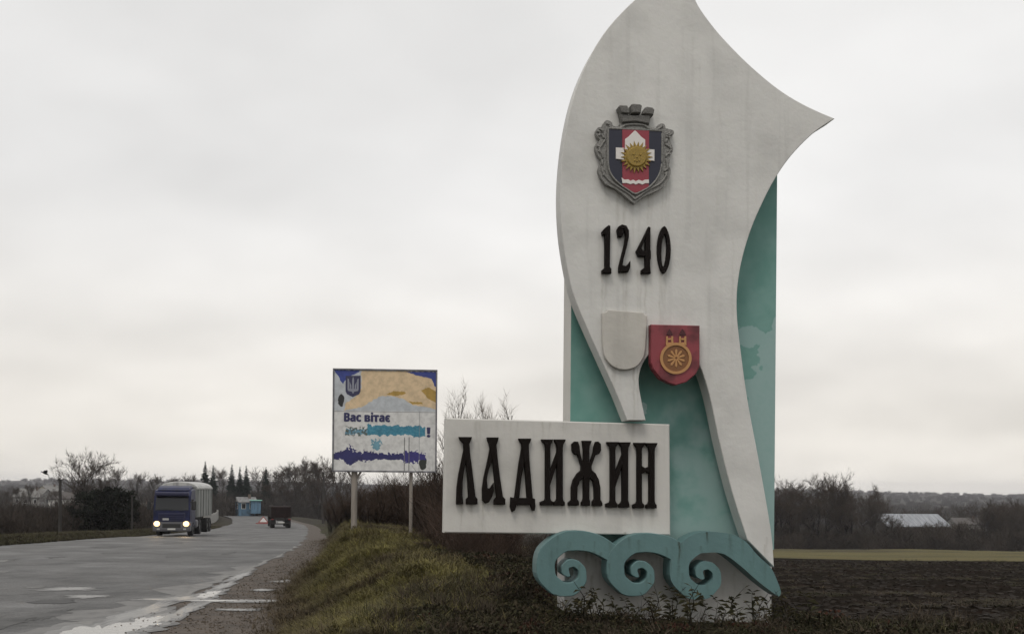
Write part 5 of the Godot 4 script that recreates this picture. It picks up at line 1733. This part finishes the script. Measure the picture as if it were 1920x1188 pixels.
func build_materials() -> void:
	tex.mottle = noise_image(512, 0.006, 3, 0.55, 1.25, 6, 0.55)
	tex.stain = noise_image(512, 0.012, 4, 0.70, 1.18, 5, 0.55, Vector2(1, 5))
	tex.grain = noise_image(512, 0.05, 5, 0.5, 1.3, 4, 0.7)
	tex.road = noise_image(1024, 0.004, 6, 0.66, 1.2, 7, 0.66)
	tex.road_rough = noise_image(512, 0.006, 16, 0.5, 0.85, 5, 0.5)
	tex.b_fine = bump_image(512, 0.05, 7, 6.0)
	tex.b_clod = bump_image(512, 0.03, 8, 14.0, 5, 0.6)
	tex.b_soft = bump_image(512, 0.012, 9, 5.0)
	tex.wall = noise_image(512, 0.006, 3, 0.93, 1.05, 6, 0.5)
	tex.wall_stain = grime_image()
	var wall_o := {"map": tex.wall, "tri": 0.33, "world": false, "bump": tex.b_fine, "bump_scale": 0.07, "detail": tex.wall_stain, "detail_tri": 0.1}
	M.white = mat(lin(0.71, 0.715, 0.705), 0.75, wall_o)
	M.white_old = mat(lin(0.60, 0.585, 0.55), 0.75, wall_o)
	M.plate = mat(lin(0.66, 0.655, 0.635), 0.7, wall_o)
	M.plinth = mat(lin(0.62, 0.615, 0.605), 0.8, wall_o)
	M.white_side = mat(lin(0.70, 0.69, 0.66), 0.8, wall_o)
	M.slab = mat(Color.WHITE, 0.7, {"map": slab_texture()})
	M.wave = mat(lin(0.120, 0.226, 0.234), 0.6, wall_o)
	M.black = mat(lin(0.010, 0.0075, 0.0065), 0.6, {"spec": 0.2})
	M.pewter = mat(lin(0.27, 0.265, 0.25), 0.55, {"map": tex.grain, "tri": 1.5, "metal": 0.15, "bump": tex.b_fine, "bump_scale": 0.5})
	M.pewter_dark = mat(lin(0.15, 0.145, 0.135), 0.6, {"map": tex.grain, "tri": 1.5})
	M.navy = mat(lin(0.010, 0.012, 0.030), 0.4)
	M.crimson = mat(lin(0.27, 0.032, 0.050), 0.45)
	M.enamel_white = mat(lin(0.70, 0.67, 0.64), 0.5)
	M.gold = mat(lin(0.36, 0.235, 0.035), 0.45, {"map": tex.grain, "tri": 2.0})
	M.red = mat(lin(0.255, 0.042, 0.055), 0.5, {"map": tex.mottle, "tri": 0.8})
	M.dark_red = mat(lin(0.06, 0.006, 0.010), 0.5)
	M.ochre = mat(lin(0.46, 0.24, 0.09), 0.5)
	M.wheel_brown = mat(lin(0.20, 0.085, 0.03), 0.6)
	M.dark_metal = mat(lin(0.06, 0.06, 0.06), 0.6)
	M.board = mat(Color.WHITE, 0.5, {"map": board_texture()})
	M.grey_metal = mat(lin(0.22, 0.22, 0.22), 0.5)
	M.frame_grey = mat(lin(0.20, 0.20, 0.22), 0.5, {"map": tex.mottle, "tri": 0.7})
	M.post = mat(lin(0.27, 0.24, 0.21), 0.6, {"map": tex.stain, "tri": 0.6})
	M.letter_blue = mat(lin(0.028, 0.028, 0.095), 0.5)
	M.arms_blue = mat(lin(0.035, 0.035, 0.085), 0.5)
	M.arms_pale = mat(lin(0.24, 0.25, 0.30), 0.5)
	M.cab_blue = mat(lin(0.0075, 0.012, 0.058), 0.4, {"spec": 0.35, "map": tex.mottle, "tri": 0.5})
	M.cab_dark = mat(lin(0.008, 0.009, 0.042), 0.45)
	M.glass_dark = mat(lin(0.012, 0.013, 0.015), 0.12)
	M.black_plastic = mat(lin(0.014, 0.014, 0.014), 0.6)
	M.bumper_grey = mat(lin(0.10, 0.10, 0.11), 0.5)
	M.chrome = mat(lin(0.5, 0.5, 0.5), 0.3, {"metal": 0.7})
	M.amber = mat(lin(0.5, 0.13, 0.02), 0.3)
	M.number_plate = mat(lin(0.55, 0.55, 0.52), 0.5)
	M.headlight = mat(lin(0.9, 0.85, 0.75), 0.2, {"emit": Color(1.0, 0.80, 0.52), "emit_energy": 2.2})
	M.under = mat(lin(0.014, 0.013, 0.012), 0.8)
	M.rubber = mat(lin(0.016, 0.016, 0.016), 0.85)
	M.rim = mat(lin(0.16, 0.16, 0.16), 0.5, {"metal": 0.3})
	M.tipper = mat(lin(0.24, 0.25, 0.24), 0.55, {"map": tex.stain, "tri": 0.3})
	M.tipper_pale = mat(lin(0.46, 0.46, 0.45), 0.6, {"map": tex.stain, "tri": 0.3})
	M.brown_body = mat(lin(0.018, 0.0105, 0.0095), 0.85, {"spec": 0.2, "map": tex.stain, "tri": 0.4})
	M.tail_red = mat(lin(0.16, 0.012, 0.012), 0.35)
	M.house_blue = mat(lin(0.10, 0.19, 0.28), 0.8, {"map": tex.stain, "tri": 0.3})
	M.house_white = mat(lin(0.62, 0.61, 0.58), 0.8)
	M.house_grey = mat(lin(0.20, 0.195, 0.185), 0.8)
	M.house_cream = mat(lin(0.30, 0.28, 0.23), 0.8)
	M.roof_grey = mat(lin(0.20, 0.20, 0.20), 0.8, {"map": tex.stain, "tri": 0.3})
	M.roof_dark = mat(lin(0.07, 0.062, 0.058), 0.8)
	M.roof_light = mat(lin(0.19, 0.185, 0.175), 0.8, {"map": tex.stain, "tri": 0.3})
	M.roof_teal = mat(lin(0.24, 0.52, 0.42), 0.6)
	M.roof_metal = mat(lin(0.27, 0.285, 0.31), 0.45, {"map": tex.stain, "tri": 0.15})
	M.barn_dark = mat(lin(0.06, 0.056, 0.052), 0.8)
	M.brick = mat(lin(0.12, 0.09, 0.075), 0.9)
	M.frame_white = mat(lin(0.6, 0.6, 0.58), 0.6)
	M.pole_dark = mat(lin(0.035, 0.031, 0.028), 0.8, {"map": tex.stain, "tri": 0.6})
	M.sign_red = mat(lin(0.32, 0.08, 0.07), 0.5)
	M.sign_white = mat(lin(0.7, 0.7, 0.68), 0.5)
	M.concrete_pale = mat(lin(0.30, 0.295, 0.28), 0.85, {"map": tex.stain, "tri": 0.3})
	M.bird = mat(lin(0.02, 0.02, 0.02), 0.8)
	M.plant = mat(Color.WHITE, 0.85, {"vcol": true, "spec": 0.25})
	M.soil = mat(Color.WHITE, 0.95, {"vcol": true, "map": tex.grain, "tri": 0.6, "bump": tex.b_clod, "bump_scale": 1.0, "spec": 0.25})
	M.field = mat(Color.WHITE, 0.95, {"vcol": true, "map": tex.grain, "tri": 0.35, "bump": tex.b_clod, "bump_scale": 1.6, "spec": 0.08})
	M.asphalt = mat(lin(0.114, 0.112, 0.109), 1.0, {"vcol": true, "map": tex.road, "tri": 0.085, "rough_map": tex.road_rough, "bump": tex.b_fine, "bump_scale": 0.25, "detail": tex.grain, "detail_tri": 0.9})
	M.dirt = mat(lin(0.088, 0.070, 0.056), 0.9, {"map": tex.road, "tri": 0.3, "bump": tex.b_clod, "bump_scale": 0.7})
	M.puddle = mat(lin(0.11, 0.105, 0.095), 0.1, {"spec": 0.6, "bump": tex.b_soft, "bump_scale": 0.15, "tri": 0.4})
	M.damp = mat(lin(0.13, 0.125, 0.117), 0.3, {"spec": 0.5, "map": tex.road, "tri": 0.4, "bump": tex.b_fine, "bump_scale": 0.2})
	M.wet_a = mat(lin(0.122, 0.118, 0.113), 0.55, {"map": tex.road, "tri": 0.3})
	M.wet_b = mat(lin(0.13, 0.126, 0.12), 0.40, {"map": tex.road, "tri": 0.4, "bump": tex.b_fine, "bump_scale": 0.2})
	M.sand_damp = mat(lin(0.126, 0.122, 0.116), 0.6, {"map": tex.road, "tri": 0.3})
	M.sand = mat(lin(0.142, 0.136, 0.127), 0.55, {"map": tex.road, "tri": 0.5})
	M.sand_pale = mat(lin(0.19, 0.183, 0.17), 0.6, {"map": tex.grain, "tri": 0.5})
	M.patch_dark = mat(lin(0.075, 0.074, 0.072), 0.8, {"map": tex.road, "tri": 0.2})
	M.patch_pale = mat(lin(0.14, 0.137, 0.13), 0.7, {"map": tex.road, "tri": 0.2})
	M.hole = mat(lin(0.035, 0.034, 0.033), 0.7)

func _ready() -> void:
	rng.seed = 11
	# camera
	var cam := Camera3D.new()
	put(cam, "camera")
	cam.position = EYE
	cam.rotation.z = ROLL
	cam.set_frustum(2.0 * 0.1 * 594.0 / F, Vector2(0, 0.1 * (HY - 594.0) / F), 0.1, 7000.0)
	cam.current = true
	# sky, air, exposure
	var env := Environment.new()
	env.background_mode = Environment.BG_SKY
	var sky := Sky.new()
	var pm := PanoramaSkyMaterial.new()
	pm.panorama = sky_panorama()
	sky.sky_material = pm
	env.sky = sky
	env.background_energy_multiplier = 1.0
	env.tonemap_mode = Environment.TONE_MAPPER_LINEAR
	env.tonemap_exposure = 1.1
	env.sdfgi_enabled = true
	env.ssao_enabled = true
	env.ssil_enabled = true
	env.fog_enabled = true
	env.fog_density = 0.00018
	env.fog_light_color = Color(0.79, 0.79, 0.81)
	var we := WorldEnvironment.new()
	we.environment = env
	put(we, "world_environment")
	# weak overcast sun, high and a little left of the camera
	var sun := DirectionalLight3D.new()
	put(sun, "sun")
	sun.light_energy = 0.3
	sun.light_color = Color(1.0, 0.97, 0.93)
	sun.light_angular_distance = 18.0
	sun.shadow_enabled = true
	sun.rotation = Vector3(-1.0, -0.35, 0)

	lump.seed = 2
	lump.frequency = 0.03
	lump.fractal_octaves = 4
	var p0 := at(1058, 1168, 14.0)
	mon_o = Vector3(p0.x, 0.0, p0.z)
	build_materials()
	build_terrain()
	build_road()
	build_monument()
	build_board()
	build_blue_truck()
	build_brown_truck()
	build_small()
	build_plants()
